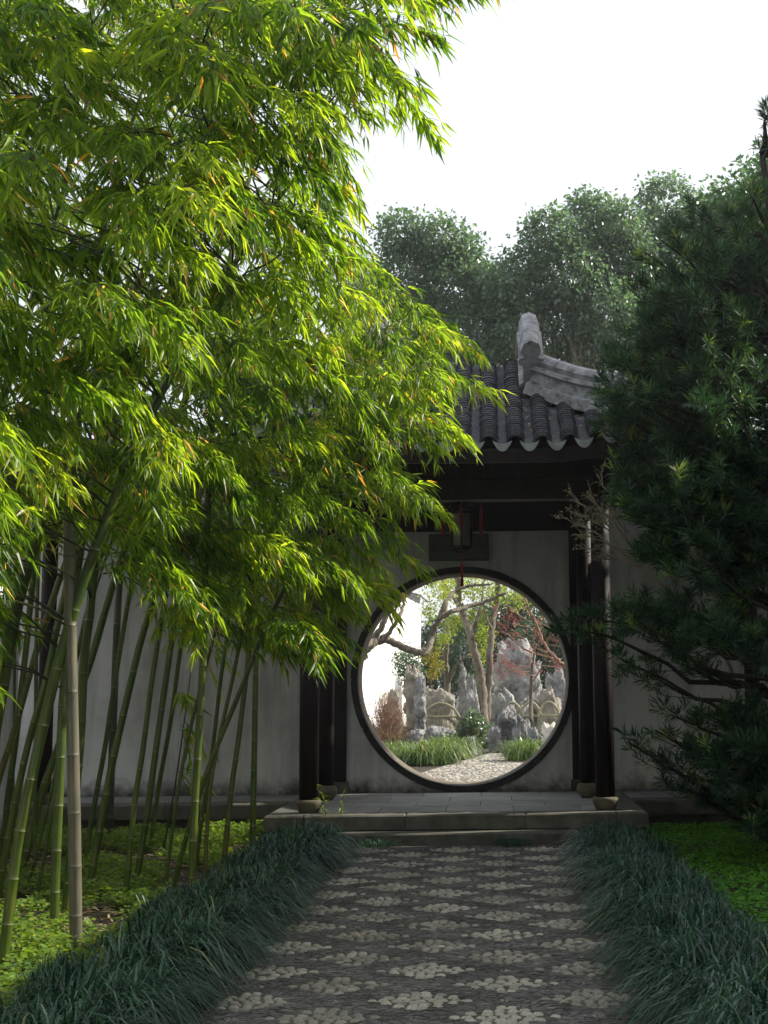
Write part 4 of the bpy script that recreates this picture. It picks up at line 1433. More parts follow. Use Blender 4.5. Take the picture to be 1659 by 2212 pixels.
def yew_tree(label, base, trunk_pts, tr, lobes, shoots, name='yew_pine', nn=14, nlen=0.10):
    e = empty(name, tuple(base), label=label, cat='tree')
    T = spline(trunk_pts, 24)
    tk = MB().tube(T, list(np.linspace(tr, tr * 0.22, 24)), 10).obj('trunk', M['bark_dark'], e, smooth=True)
    for (c, r_, dens) in lobes:
        c = np.asarray(c, float)
        dz = np.abs(T[:, 2] - (c[2] - 0.35 * np.linalg.norm(T[:, :2] - c[:2], axis=1)))
        at = T[int(np.argmin(dz))]
        br = MB()
        bp = wobble(at, c, 7, 0.025, -0.04)
        br.tube(bp, list(np.linspace(max(0.012, tr * 0.28), 0.007, 7)), 6)
        m = int(shoots * dens * (r_ / 0.3) ** 2)
        # shoots gather on sub-branches, in flat upward pointing fans
        C, Dd = [], []
        ns = max(3, m // 9)
        for _ in range(ns):
            o = rand_dirs(1)[0]
            o[2] *= 0.9
            tip = c + o * r_ * RNG.uniform(0.55, 1.05)
            st = lerp3(bp, RNG.uniform(3.6, 5.99))
            sp_ = wobble(st, tip, 4, 0.04, -0.03)
            br.tube(sp_, [0.005, 0.004, 0.0035, 0.003], 4, False)
            ax = unit(tip - st)
            for _ in range(max(3, m // ns)):
                q = RNG.uniform(1.2, 2.999)
                C.append(lerp3(sp_, q) + RNG.normal(0, 0.018, 3))
                Dd.append(unit(ax * 0.8 + rand_dirs(1)[0] * 0.75 + np.array([0, 0, 0.5])))
        bo = br.obj('branch', M['bark_dark'], e, smooth=True)
        C, Dd = np.array(C), np.array(Dd)
        lb = LB()
        needle_shoots(lb, C, Dd, RNG.uniform(0.045, 0.10, len(C)), nn, nlen)
        lb.obj('foliage', M['needle'], bo, kind='stuff')
YL = [(1655, 250, 16), (1650, 330, 30), (1625, 430, 45), (1520, 560, 60), (1610, 540, 70), (1420, 590, 45), (1480, 650, 65), (1400, 700, 60), (1500, 750, 75), (1610, 690, 80), (1350, 800, 55), (1440, 850, 80),
      (1545, 860, 85), (1640, 840, 80), (1340, 900, 50), (1430, 960, 80), (1545, 980, 85), (1645, 980, 80), (1370, 1040, 50), (1470, 1080, 75), (1580, 1110, 80), (1650, 1130, 70), (1420, 1180, 55), (1520, 1210, 65), (1610, 1250, 65),
      (1390, 1325, 50), (1300, 1345, 48), (1225, 1350, 40), (1460, 1340, 60), (1550, 1370, 60), (1640, 1390, 55), (1345, 1430, 32), (1405, 1455, 36), (1490, 1440, 40), (1450, 1545, 30), (1418, 1575, 18), (1520, 1540, 36),
      (1590, 1560, 55), (1650, 1580, 60), (1355, 1605, 22), (1410, 1640, 36), (1480, 1660, 48), (1550, 1640, 55), (1630, 1660, 60), (1580, 1710, 40), (1300, 830, 40), (1308, 930, 40), (1322, 1010, 40), (1310, 880, 36), (1500, 1720, 40), (1640, 1740, 55), (1460, 1700, 30), (1385, 610, 36), (1395, 545, 26), (1440, 530, 40), (1370, 1130, 40), (1372, 1058, 52), (1345, 1075, 32), (1390, 1090, 45)]
ylobes = []
for (x, y, r_) in YL:
    for dd in ((10.1, 10.7, 11.4) if r_ >= 50 else (10.5,)):
        d = dd + random.uniform(-.3, .3)
        j = (random.uniform(-12, 12), random.uniform(-12, 12)) if r_ >= 50 else (0, 0)
        ylobes.append((on_y(x + j[0], y + j[1], d), r_ / FPX * d * (1.2 if r_ >= 50 else 1.05), 1.0))
for k in range(46):                                # the half of the crown that stands outside the frame
    z = random.uniform(1.2, 6.2)
    w = 1.7 * min(1.0, (6.9 - z) / 3.0)
    ylobes.append(((2.75 + random.uniform(0, 1) * w, 10.9 + random.uniform(-1, 1) * w * 0.8, z), 0.34, 0.85))
for k in range(16):                                # the far side of the crown
    z = random.uniform(2.4, 5.4)
    ylobes.append(((1.75 + random.uniform(0, 1.2), 11.3 + random.uniform(0, .5), z), 0.32, 0.8))
yb = (2.75, 10.9, 0.0)
yew_tree('tall dark yew pine crowding the pavilion corner', yb, [(2.75, 10.9, -0.05), (2.55, 10.9, 1.3), (2.55, 10.95, 2.6), (2.42, 10.9, 3.8), (2.2, 10.6, 5.5)], 0.11, ylobes, 84)
# ================================================================== BROAD-LEAVED TREES
def leafy_tree(name, label, base, trunk, tr, lobes, leaf, mat, n_leaf, bark, group=None, droop=0.2, limbs=True, cat='tree', surf=0.5):
    """lobes: (centre, (rx, ry, rz)); leaves crowd towards each lobe's outside, in small clusters"""
    e = empty(name, tuple(base), label=label, cat=cat, group=group)
    T = spline(trunk, 18)
    tk = MB().tube(T, list(np.linspace(tr, tr * 0.45, 18)), 9)
    tk.obj('trunk', M[bark], e, smooth=True)
    vol = np.array([np.prod(r_) ** (2 / 3) for _, r_ in lobes])
    cr = LB()
    for (c, r_), w in zip(lobes, vol / vol.sum()):
        c, r_ = np.asarray(c, float), np.asarray(r_, float)
        if limbs:
            dz = np.abs(T[:, 2] - (c[2] - 0.7 * np.linalg.norm(T[:, :2] - c[:2], axis=1)))
            at = T[int(np.argmin(dz))]
            MB().tube(wobble(at, c, 7, 0.03, 0.03), list(np.linspace(tr * 0.4, tr * 0.1, 7)), 6).obj('limb', M[bark], e, smooth=True)
        n = int(n_leaf * w)
        ncl = max(4, n // 14)
        u = rand_dirs(ncl)
        q = RNG.random(ncl) ** (1 / (3 if surf < 0.6 else 6))
        cc = c + u * r_ * (surf + (1 - surf) * q)[:, None] * (1 + 0.16 * np.array([noise.noise(Vector(v * 2.3) + Vector(c)) for v in u]))[:, None]
        idx = RNG.integers(0, ncl, n)
        P = cc[idx] + RNG.normal(0, leaf * 1.1, (n, 3))
        D = unit(unit(P - c) * 0.6 + rand_dirs(n) * 0.8 + np.array([0, 0, -droop]))
        N = unit(np.array([0, 0, 1.0]) + rand_dirs(n) * 0.8)
        L = leaf * RNG.uniform(0.7, 1.25, n)
        rn = np.clip(np.repeat(RNG.beta(2, 2, ncl)[None], 1, 0)[0][idx] * 0.6 + RNG.random(n) * 0.4, 0, 1)
        cr.leaves(P, D, N, L, L * 0.6, rn, bend=0.12, wide=0.48, tris=2)
    cr.obj('crown', M[mat], e, kind='stuff')
    return e
def px_lobe(x, y, r_, d, flat=0.85):
    return (on_y(x, y, d), (r_ / FPX * d, r_ / FPX * d * 0.9, r_ / FPX * d * flat))
TD = 36.0
def back_tree(label, tx, d, lobes):
    b = on_y(tx, 1500, d)
    leafy_tree('camphor_tree', label, (b[0], d, 0.2), [(b[0], d, 0.1), (b[0] + .1, d, 2.5), (b[0] - .1, d, 5), (b[0], d, 8)], 0.2,
               [px_lobe(x, y, r_, d + random.uniform(-.8, .8)) for x, y, r_ in lobes], 0.135, 'camphor_leaf', int(sum(r_ * r_ for _, _, r_ in lobes) * 0.58), 'bark', droop=0.4)
back_tree('round headed evergreen whose crown shows between bamboo and roof finial', 735, 36.5,
          [(868, 505, 52), (945, 520, 62), (1000, 545, 48), (880, 600, 75), (985, 625, 80), (1040, 610, 45), (900, 720, 85), (1020, 725, 75), (800, 640, 70), (790, 760, 80), (960, 800, 70), (1075, 660, 55), (1085, 740, 60)])
back_tree('broad evergreen with two humps rising directly behind the roof ridge', 1262, 35.5,
          [(1190, 505, 56), (1275, 465, 58), (1135, 580, 55), (1220, 590, 80), (1310, 560, 75), (1120, 690, 70), (1210, 700, 85), (1310, 680, 85), (1260, 770, 70), (1360, 740, 60), (1095, 610, 42), (1345, 480, 42), (1360, 560, 60)])
back_tree('tallest evergreen, its rounded head rising above the yew pine', 1440, 37.5,
          [(1440, 440, 62), (1400, 520, 60), (1480, 520, 65), (1420, 620, 75), (1500, 640, 75), (1450, 740, 80), (1370, 650, 60), (1515, 470, 45), (1545, 560, 60)])
back_tree('paler evergreen standing behind the tip of the yew pine', 1600, 38.5,
          [(1585, 455, 55), (1560, 540, 65), (1630, 530, 65), (1590, 640, 80), (1660, 640, 70), (1700, 520, 60)])

# sparse shrub with pale twigs in front of the pavilion column
def twiggy(name, label, base, tips, r0, mat, leafmat=None, nleaf=0, leaf=0.02, forks=3, spread=0.12, cat='shrub', bark_sm=True, lobes_start=0.4):
    e = empty(name, tuple(base), label=label, cat=cat)
    ends = []
    for tp in tips:
        st = MB()
        p = wobble(base, tp, 8, 0.03, 0.05)
        st.tube(p, list(np.linspace(r0, r0 * 0.35, 8)), 5, False)
        L = np.linalg.norm(np.asarray(tp) - np.asarray(base))
        for _ in range(forks):
            q = RNG.uniform(lobes_start * 7, 6.9)
            s0 = lerp3(p, q)
            t1 = s0 + unit(np.asarray(tp) - np.asarray(base) + rand_dirs(1)[0] * L * 0.8) * spread * L * RNG.uniform(0.6, 1.4)
            pp = wobble(s0, t1, 4, 0.06)
            st.tube(pp, list(np.linspace(r0 * 0.45, r0 * 0.2, 4)), 4, False)
            ends.append(pp)
            for _ in range(2):
                s1 = lerp3(pp, RNG.uniform(1, 2.9))
                t2 = s1 + unit(t1 - s0 + rand_dirs(1)[0] * np.linalg.norm(t1 - s0)) * spread * L * 0.6
                p2 = wobble(s1, t2, 3, 0.06)
                st.tube(p2, list(np.linspace(r0 * 0.25, r0 * 0.14, 3)), 3, False)
                ends.append(p2)
        st.obj('branch', M[mat], e, smooth=bark_sm)
    if leafmat:
        lb = LB()
        ii = RNG.integers(0, len(ends), nleaf)
        P = np.array([lerp3(ends[i], RNG.uniform(0.4, len(ends[i]) - 1.001)) for i in ii])
        D = unit(rand_dirs(nleaf) + np.array([0, 0, -0.1]))
        lb.leaves(P, D, np.array([0, 0, 1.0]) + rand_dirs(nleaf) * 0.7, leaf * RNG.uniform(0.6, 1.3, nleaf), leaf * 0.6, RNG.random(nleaf), tris=2, wide=0.5)
        lb.obj('foliage', M[leafmat], e, kind='stuff')
    return e
sb = on_y(1385, 1225, 11.3)
e = twiggy('bare_shrub', 'half bare shrub with pale twigs before the pavilion column', sb,
           [on_y(1238, 1080, 11.4), on_y(1222, 1120, 11.4), on_y(1250, 1145, 11.3), on_y(1270, 1060, 11.4), on_y(1290, 1110, 11.3), on_y(1300, 1030, 11.4), on_y(1258, 1185, 11.3), on_y(1320, 1080, 11.4), on_y(1285, 1205, 11.3)],
           0.010, 'twig_pale', 'pale_leaf', 420, 0.028, 9, 0.17, lobes_start=0.5)
b0 = on_z(1600, 1800)
MB().tube(spline([(b0[0], 11.5, 0), (b0[0] - 0.1, 11.6, 0.9), (b0[0] - 0.35, 11.5, 1.7), tuple(sb)], 10), list(np.linspace(0.022, 0.011, 10)), 7).obj('stem', M['twig_pale'], e, smooth=True)

# ================================================================== THE GARDEN BEYOND THE MOON GATE
GG = 0.2
gp = MB()
V = []
for y, a, b in ((15.17, -1.7, 1.5), (16.5, -1.3, 1.2), (20, -0.85, 0.95), (24, -0.22, 0.80), (28, 0.35, 1.5), (34, 1.6, 3.0)):
    V += [(a, y, GG + 0.006), (b, y, GG + 0.006)]
gp.add(V, [(2 * i, 2 * i + 1, 2 * i + 3, 2 * i + 2) for i in range(5)])
gp.obj('garden_path', M['gravel_path'], kind='structure', label='sunlit cobbled path beyond the moon gate')
# small cobbles that break up its surface
cb = MB()
for _ in range(3200):
    y = 15.3 + 9.5 * random.random() ** 1.4
    a = np.interp(y, [15.17, 16.5, 20, 24, 28], [-1.7, -1.3, -0.85, -0.22, 0.35])
    b = np.interp(y, [15.17, 16.5, 20, 24, 28], [1.5, 1.2, 0.95, 0.8, 1.5])
    x = random.uniform(a + .03, b - .03)
    V, F = PEB[_ % 5]
    r_ = random.uniform(0.015, 0.03)
    cb.add([(x + r_ * 1.5 * v[0], y + r_ * v[1], GG + 0.004 + 0.018 * v[2]) for v in V], F, random.random())
cb.obj('cobbles', M['pebble'], None, label='small cobbles of the path beyond the moon gate', kind='stuff', cat='cobbles')

fw_ = empty('white_wall', (-3.4, 40, GG), label='bright sunlit white wall seen through the moon gate', cat='wall')
V = [(-4.6, 26, 0), (-2.62, 52, 0), (-3.0, 52.2, 0), (-5.0, 26.1, 0)]
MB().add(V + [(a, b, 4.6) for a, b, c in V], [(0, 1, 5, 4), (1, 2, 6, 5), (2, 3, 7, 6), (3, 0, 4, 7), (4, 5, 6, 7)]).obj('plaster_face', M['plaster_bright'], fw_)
MB().add([(a * 1.02, b, 4.602) for a, b, c in V] + [(a, b, 4.9) for a, b, c in V], [(0, 1, 5, 4), (1, 2, 6, 5), (2, 3, 7, 6), (3, 0, 4, 7), (4, 5, 6, 7), (3, 2, 1, 0)]).obj('coping', M['tile'], fw_)
MB().box(-2.0, 30, 56, 56.4, 0, 4.2).obj('far_wall', M['plaster_bright'], None, label='distant white wall closing the garden behind the rockery', cat='wall')

def rock(label, x, ytop, wpx, d, mat='rock', seed=1, deep=0.8, holes=0.0, lean=0.0, name='rockery_stone', zb=GG, taper=0.25):
    top = on_y(x, ytop, d)
    base = np.array([top[0], d, zb - 0.08])
    h = top[2] - base[2]
    w = wpx / FPX * d / 2
    import bmesh
    bm = bmesh.new()
    bmesh.ops.create_icosphere(bm, subdivisions=5, radius=1.0)
    off = Vector((seed * 3.7, seed * 1.3, seed * 7.1))
    for v in bm.verts:
        p = v.co.copy()
        # squared-off body, then lumps, ridges and pits
        k = 1.0 / (abs(p.x) ** 3.2 + abs(p.y) ** 3.2 + abs(p.z) ** 3.2) ** (1 / 3.2)
        asp = Vector((1, deep, max(0.8, h / (2 * w))))
        b_ = Vector((p.x * k * asp.x, p.y * k * asp.y, p.z * k * asp.z))
        n1 = noise.fractal(b_ * 0.9 + off, 1.0, 2.0, 2)
        n2 = noise.ridged_multi_fractal(b_ * 1.6 + off, 0.9, 2.1, 5, 0.9, 2.0) - 1.1
        cell = noise.voronoi(b_ * 2.2 + off)[0]
        crack = (cell[1] - cell[0])
        pit = max(0.0, 0.36 - cell[0])
        s = 1 + 0.32 * n1 + 0.09 * n2 - (0.12 * max(0, 0.25 - crack) / 0.25) - 1.3 * pit * holes
        q = p * k * max(0.3, s)
        shift = noise.noise_vector(Vector((0, 0, q.z * asp.z * 0.9)) + off) * 0.30
        tp = 1 - taper * (q.z * 0.5 + 0.5)
        zz = q.z * 0.5 + 0.5
        v.co = Vector(((q.x * tp + shift.x) * w + lean * h * zz, (q.y * deep * tp + shift.y) * w, zz * h * 0.94))
    me = bpy.data.meshes.new(name)
    bm.to_mesh(me)
    bm.free()
    me.polygons.foreach_set('use_smooth', np.ones(len(me.polygons), bool))
    me.materials.append(M[mat])
    o = obj(name, me, None, label=label, cat='rock')
    o.location = tuple(base)
    return o
rock('tall weathered brown pillar stone beside the dry shrub', 892, 1428, 44, 27.5, 'rock_brown', 3, 0.8, 0, 0, taper=0.1)
rock('narrow grey pillar stone leaning against the brown pillar', 908, 1446, 26, 27.0, 'rock', 5, 0.9, 0.3, taper=0.05)
rock('smooth rounded boulder behind the short woven fence', 948, 1474, 84, 29.5, 'rock_brown', 8, 0.9, 0, taper=0.3)
rock('small rounded boulder half hidden by the dry shrub', 852, 1478, 40, 29.0, 'rock_brown', 9)
rock('pointed grey peak stone at the foot of the trees', 1018, 1446, 46, 29.8, 'rock', 11, 0.8, 0.5, taper=0.55)
rock('slim grey spire stone behind the peak stone', 1000, 1420, 34, 31.5, 'rock', 14, 0.9, 0.4, taper=0.5)
rock('tall pitted scholar stone under the red maple', 1106, 1368, 100, 33.5, 'rock', 17, 0.6, 0.9, 0.0, taper=0.02)
rock('lower shoulder of pitted rock beside the scholar stone', 1085, 1480, 60, 31.5, 'rock', 19, 0.7, 0.6)
rock('mossy dark boulder beside the hooped fence', 1192, 1482, 62, 30.5, 'rock_brown', 21, 0.8)
rock('low dark rock shelf below the short woven fence', 955, 1562, 84, 26.5, 'rock', 23, 0.6, 0.5)
rock('craggy arched grey rock beside the green shrub', 1095, 1528, 62, 25.6, 'rock', 25, 0.8, 0.8, 0.01)
rock('knobbly grey rock next to the arched rock', 1128, 1542, 46, 25.4, 'rock', 27, 0.8, 0.9)
rock('small pitted rock between arched rock and pale stone', 1150, 1562, 34, 24.8, 'rock', 29, 0.8, 0.9)
rock('low bluish rock at the corner of the garden path', 1163, 1583, 34, 24.0, 'rock', 31, 0.8, 0.5)
rock('pale cream stone standing alone beside the garden path', 1187, 1554, 38, 23.2, 'rock_pale', 33, 0.8, 0.2, taper=0.2)
rock('low jagged stone edging the bed below the pillar', 893, 1575, 48, 25.5, 'rock', 35, 0.8, 0.4)
rock('low flat edging stone under the green shrub', 1010, 1585, 46, 25.2, 'rock', 37, 0.8, 0.3)
rock('small round rock by the green shrub', 1068, 1560, 36, 25.4, 'rock', 39, 0.8, 0.5)
# stones of the far rockery behind the scholar stone
for i, (x, y, w, d) in enumerate(((1150, 1420, 60, 36), (1200, 1440, 60, 37), (1060, 1455, 50, 37))):
    rock(('craggy far rock behind the scholar stone', 'broad far rock behind the maple', 'low far rock between the tree trunks')[i], x, y, w, d, 'rock', 41 + i, 0.8, 0.5)

# woven bamboo fences
def fence(label, x0, x1, ytop, d, hoops):
    a, b = on_y(x0, 1500, d)[0], on_y(x1, 1500, d)[0]
    zt = on_y((x0 + x1) / 2, ytop, d)[2]
    e = empty('woven_fence', ((a + b) / 2, d, GG), label=label, cat='fence')
    zr = zt - 0.27
    MB().tube([(a - .03, d, zr), (b + .03, d, zr)], 0.025, 6).obj('rail', M['cane'], e)
    w = (b - a) / hoops
    for k in range(hoops):
        pts = [(a + w * (k - 0.1) + 1.2 * w * t, d - 0.03 + 0.03 * (k % 2), zr - 0.02 + (zt - zr + 0.02) * math.sin(math.pi * t) ** 0.7) for t in np.linspace(0, 1, 12)]
        MB().tube(pts, 0.027, 6).obj('hoop', M['cane'], e)
    x = a
    while x < b:
        MB().tube([(x, d + 0.012, GG), (x + random.uniform(-.03, .03), d + 0.012, zr + 0.6 * (zt - zr))], 0.007, 4).obj('stake', M['cane'], e)
        x += 0.045
    return e
fence('short woven cane fence in front of the rounded boulder', 918, 986, 1519, 28.2, 1)
fence('hooped woven cane fence beside the arched rock', 1086, 1205, 1517, 28.4, 3)

# mondo clumps beyond the gate, pale variegated ones and deep green ones
PALEM = [clump_mesh('pale_grass', M['mondo_variegated'], 420, 0.42, 0.34, 100 + s, (0.16, 0.42), (0.010, 0.018)) for s in range(3)]
GREENM = [clump_mesh('garden_grass', M['mondo'], 420, 0.42, 0.34, 200 + s, (0.16, 0.42), (0.010, 0.018)) for s in range(3)]
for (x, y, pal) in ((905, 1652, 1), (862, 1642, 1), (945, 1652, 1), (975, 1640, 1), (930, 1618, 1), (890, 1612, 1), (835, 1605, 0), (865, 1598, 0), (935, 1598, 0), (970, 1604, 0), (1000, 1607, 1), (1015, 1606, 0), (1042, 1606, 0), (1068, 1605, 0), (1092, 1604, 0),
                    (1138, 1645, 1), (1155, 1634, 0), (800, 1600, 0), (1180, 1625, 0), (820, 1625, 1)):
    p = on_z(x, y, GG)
    put_clump(random.choice(PALEM if pal else GREENM), p[0], p[1], GG, random.uniform(1.05, 1.35), random.uniform(1.15, 1.5), 'pale_grass' if pal else 'garden_grass',
              label='pale variegated liriope clump beside the garden path' if pal else 'deep green liriope clump in front of the rockery', cat='grass', group='pale liriope beyond the gate' if pal else 'green liriope beyond the gate')

# shrubs
def tips_round(c, r_, n, up=1.0):
    out = []
    for _ in range(n):
        u = rand_dirs(1)[0]
        u[2] = abs(u[2]) * up
        out.append(np.asarray(c) + u * np.asarray(r_))
    return out
b = np.array([on_y(832, 1500, 25.5)[0], 25.5, GG])
twiggy('dry_shrub', 'reddish brown leafless shrub in front of the white wall', b, tips_round(b + np.array([0, 0, 0.15]), (0.46, 0.45, 0.85), 110), 0.009, 'twig', 'orange_leaf', 200, 0.03, 7, 0.2)
b = np.array([on_y(1022, 1500, 25.9)[0], 25.9, GG])
twiggy('needle_shrub', 'feathery dark green shrub among the low rocks', b, tips_round(b + np.array([0, 0, 0.1]), (0.42, 0.38, 0.62), 60), 0.006, 'twig', 'camphor_leaf', 5000, 0.05, 7, 0.16)
def bush(name, label, x, y, rp, d, mat, n, leaf, flat=1.1):
    c, r_ = px_lobe(x, y, rp, d, flat)
    leafy_tree(name, label, (c[0], d, GG), [(c[0], d, GG), (c[0] + .02, d, (GG + c[2]) / 2), (c[0], d, c[2])], 0.03, [(c, r_), (c + np.array([0.1, -.1, -0.3]), np.array(r_) * 0.8)], leaf, mat, n, 'bark', cat='shrub', limbs=False)
bush('green_shrub', 'leafy green shrub against the white wall', 878, 1430, 24, 31.0, 'camphor_leaf', 1500, 0.07)
bush('turning_shrub', 'drooping shrub with leaves turning orange behind the pillar stones', 929, 1418, 15, 30.6, 'orange_leaf', 700, 0.06)

# trees of the garden
def branchy(name, label, base, limbs, lobes, mat, n, leaf, bark, droop=0.2):
    """limbs: list of (pixel polyline, depth, r0, r1)"""
    e = empty(name, tuple(base), label=label, cat='tree')
    for i, (px, d, r0, r1) in enumerate(limbs):
        P = [on_y(x, y, d + 0.15 * math.sin(k * 1.7 + i)) for k, (x, y) in enumerate(px)]
        m = 6 * len(P)
        S = spline(P, m)
        S += RNG.normal(0, r0 * 0.13, S.shape)
        MB().tube(S, list(np.linspace(r0, r1, m)), 8).obj('trunk' if i == 0 else 'limb', M[bark], e, smooth=True)
    if lobes:
        cr = LB()
        for (x, y, r_, d, k) in lobes:
            c, rr = px_lobe(x, y, r_, d)
            m = int(n * k)
            ncl = max(3, m // 10)
            cc = c + rand_dirs(ncl) * rr * (RNG.random((ncl, 1)) ** 0.5)
            P = cc[RNG.integers(0, ncl, m)] + RNG.normal(0, leaf * 1.2, (m, 3))
            L = leaf * RNG.uniform(.6, 1.2, m)
            cr.leaves(P, unit(rand_dirs(m) + np.array([0, 0, -droop])), np.array([0, 0, 1.0]) + rand_dirs(m) * .8, L, L * .5, RNG.random(m), tris=2, wide=.45)
        cr.obj('crown', M[mat], e, kind='stuff')
    return e
# crooked tree whose limbs cross the white wall
b0 = on_y(735, 1500, 20.0)
branchy('crooked_tree', 'crooked pale barked tree reaching across the moon gate', (b0[0], 20, GG),
        [([(735, 1650), (742, 1560), (752, 1470), (785, 1408), (812, 1382), (836, 1380)], 20.0, 0.11, 0.06),
         ([(836, 1380), (868, 1398), (905, 1410), (926, 1402), (934, 1372), (948, 1338), (975, 1322), (1010, 1310), (1050, 1300), (1092, 1280)], 20.0, 0.055, 0.022),
         ([(785, 1408), (815, 1370), (838, 1325), (862, 1298), (885, 1280)], 20.1, 0.055, 0.025),
         ([(826, 1385), (852, 1350), (868, 1318), (874, 1290)], 19.9, 0.035, 0.02),
         ([(948, 1338), (962, 1300), (988, 1275), (1020, 1265), (1060, 1262)], 20.0, 0.034, 0.015),
         ([(862, 1298), (880, 1276), (905, 1262), (925, 1262)], 20.1, 0.022, 0.012),
         ([(885, 1280), (905, 1285), (925, 1300), (935, 1296)], 20.1, 0.012, 0.006),
         ([(800, 1392), (806, 1360), (808, 1335)], 20.0, 0.016, 0.007),
         ([(874, 1290), (880, 1262), (890, 1235)], 19.9, 0.018, 0.010),
         ([(1010, 1310), (1035, 1318), (1040, 1330)], 20.0, 0.008, 0.004)],
        [], 'young_leaf', 0, 0.05, 'bark_pale')
b0 = on_y(1040, 1500, 30.0)
branchy('garden_tree', 'double trunked tree with thin yellow green leaves in the rockery', (b0[0], 30, GG),
        [([(1046, 1565), (1040, 1480), (1028, 1420), (1015, 1370), (1003, 1330), (992, 1290), (985, 1235), (975, 1170)], 30.0, 0.105, 0.05),
         ([(1050, 1560), (1055, 1480), (1058, 1420), (1062, 1360), (1072, 1300), (1078, 1240), (1080, 1170)], 30.3, 0.09, 0.045),
         ([(1015, 1370), (1030, 1340), (1040, 1300), (1045, 1250)], 30.1, 0.05, 0.02),
         ([(1003, 1330), (985, 1300), (965, 1270), (950, 1240)], 29.9, 0.05, 0.02),
         ([(1062, 1360), (1050, 1330), (1045, 1300)], 30.3, 0.03, 0.015)],
        [(945, 1285, 40, 29, .9), (985, 1275, 40, 30.5, .8), (1030, 1270, 40, 30, 1), (1075, 1280, 34, 30.5, .9), (1120, 1290, 28, 30, .7), (1025, 1330, 34, 30.5, 1), (1050, 1370, 26, 31, .7), (975, 1345, 28, 30.8, .8), (925, 1320, 24, 29, .5), (1000, 1240, 50, 31, 1), (1080, 1235, 50, 31, 1),
         (960, 1380, 18, 31, .4), (1040, 1410, 18, 31, .35), (1150, 1250, 40, 31, .6)],
        'young_leaf', 620, 0.07, 'bark_pale', 0.35)
b0 = on_y(965, 1500, 31.5)
branchy('slim_tree', 'slim straight tree standing behind the spire stone', (b0[0], 31.5, GG),
        [([(968, 1560), (966, 1480), (962, 1420), (968, 1370), (964, 1320), (960, 1240), (965, 1150)], 31.5, 0.075, 0.04),
         ([(966, 1480), (985, 1440), (1005, 1420), (1020, 1410)], 31.5, 0.04, 0.015)], [(960, 1250, 40, 32, 0.8), (930, 1200, 50, 32, 0.8)], 'young_leaf', 700, 0.075, 'bark_pale', 0.3)
# red maple
b0 = on_y(1255, 1500, 24.0)
mp = [([(1262, 1600), (1250, 1500), (1238, 1455), (1205, 1425), (1178, 1395), (1160, 1350), (1140, 1310), (1128, 1270)], 24.0, 0.045, 0.012),
      ([(1205, 1425), (1165, 1415), (1130, 1400), (1098, 1372), (1070, 1362)], 24.0, 0.02, 0.006),
      ([(1178, 1395), (1190, 1360), (1195, 1320), (1192, 1290)], 24.1, 0.02, 0.006),
      ([(1140, 1310), (1115, 1320), (1095, 1340)], 24.0, 0.01, 0.004)]
for k in range(26):
    x, y = random.uniform(1080, 1215), random.uniform(1300, 1455)
    mp.append(([(x + random.uniform(20, 55), y + random.uniform(5, 30)), (x + 10, y + random.uniform(-8, 12)), (x - random.uniform(5, 25), y - random.uniform(5, 25))], 24.0 + random.uniform(-.6, .6), 0.008, 0.003))
branchy('maple_tree', 'red leaved maple with fine dark twigs beside the scholar stone', (b0[0], 24, GG), mp,
        [(random.uniform(1065, 1220), random.uniform(1315, 1460), random.uniform(8, 22), 24 + random.uniform(-.6, .6), 1) for _ in range(34)], 'maple_leaf', 30, 0.036, 'twig', 0.2)
b0 = on_y(1148, 1500, 27.5)
branchy('thin_tree', 'thin dark stemmed sapling before the tall scholar stone', (b0[0], 27.5, GG),
        [([(1146, 1560), (1147, 1500), (1150, 1440), (1158, 1390)], 27.5, 0.045, 0.02), ([(1147, 1480), (1165, 1450), (1180, 1430)], 27.5, 0.018, 0.007)], [], 'young_leaf', 0, 0.05, 'bark')
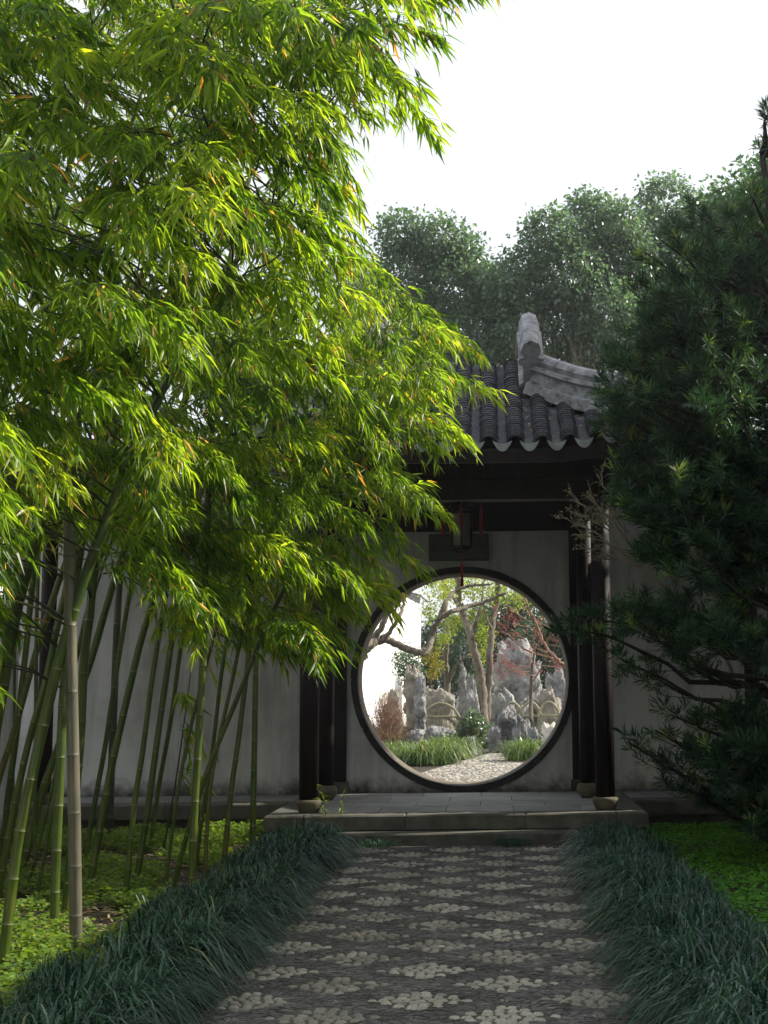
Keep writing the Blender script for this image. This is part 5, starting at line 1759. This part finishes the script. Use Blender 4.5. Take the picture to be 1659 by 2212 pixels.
# dark evergreens closing the garden
for i, (x, d, tops) in enumerate(((940, 55, [(925, 1400, 40), (955, 1370, 40), (900, 1450, 40), (950, 1450, 40)]), (1010, 53, [(1000, 1400, 45), (1030, 1350, 45), (1020, 1470, 45), (985, 1460, 40)]),
                                   (1200, 44, [(1190, 1420, 50), (1230, 1370, 50), (1150, 1390, 45), (1210, 1480, 45)]), (1090, 47, [(1090, 1330, 50), (1060, 1390, 45), (1130, 1340, 50)]))):
    b0 = on_y(x, 1500, d)
    leafy_tree('dark_evergreen', ('dark evergreen at the end of the white wall', 'dark evergreen behind the spire stone', 'dark evergreen behind the maple', 'dark evergreen behind the tall scholar stone')[i], (b0[0], d, GG),
               [(b0[0], d, 0.1), (b0[0], d, 1.5), (b0[0], d, 3)], 0.12, [px_lobe(a, c, r_, d) for a, c, r_ in tops], 0.14, 'dark_leaf', 5200, 'bark', droop=0.3)

# ------------------------------------------------------------------ unseen trees added behind the camera to keep the sky off the court
for i, (x, y, hgt, lab) in enumerate(((-3.2, -3.5, 7.0, 'large unseen evergreen added over the path behind the viewpoint for shade'), (2.6, -4.0, 7.5, 'large unseen evergreen added by the clover lawn behind the viewpoint for shade'))):
    lb_ = [((x + random.uniform(-1.8, 1.8), y + random.uniform(-1.5, 1.5), hgt + random.uniform(-3.4, 1.5)), (1.3, 1.3, 1.1)) for _ in range(13)]
    leafy_tree('camphor_tree', lab, (x, y, 0), [(x, y, -0.1), (x + .1, y, 2), (x - .1, y, 4), (x, y, hgt)], 0.22, lb_, 0.20, 'camphor_leaf', 14000, 'bark')

for (x, y, z, rr, n_, lab) in ((5.5, 13.6, 7.8, (1.45, 2.7, 2.6), 20, 'tall evergreen added outside the frame beyond the yew pine for shade'), (3.75, 16.7, 6.2, (1.5, 1.4, 1.7), 10, 'round osmanthus added behind the corridor wall for shade')):  # evergreen outside the frame and osmanthus, both added to shade the court
    lb_ = [((x + random.uniform(-.5, .5) * rr[0], y + random.uniform(-.6, .6) * rr[1], z + random.uniform(-.6, .6) * rr[2]), (rr[0] * 0.55, rr[1] * 0.55, rr[2] * 0.4)) for _ in range(n_)]
    leafy_tree('added_shade_tree', lab, (x, y, 0), [(x, y, -0.1), (x + .1, y, 2), (x - .05, y, 4), (x, y, z)], 0.14, lb_, 0.085, 'camphor_leaf', 34000, 'bark')

# ------------------------------------------------------------------ thin winter haze
hm, hnt, hb, ho = new_mat('haze')
hnt.nodes.remove(hb)
hv = hnt.nodes.new('ShaderNodeVolumePrincipled')
hv.inputs['Color'].default_value = (0.92, 0.95, 1.0, 1)
hv.inputs['Density'].default_value = 0.0007
hv.inputs['Anisotropy'].default_value = 0.3
hnt.links.new(hv.outputs[0], ho.inputs['Volume'])
MB().box(-70, 70, -20, 150, -1.0, 16.5).obj('haze', hm, None, kind='stuff', label='thin pale winter haze filling the garden')
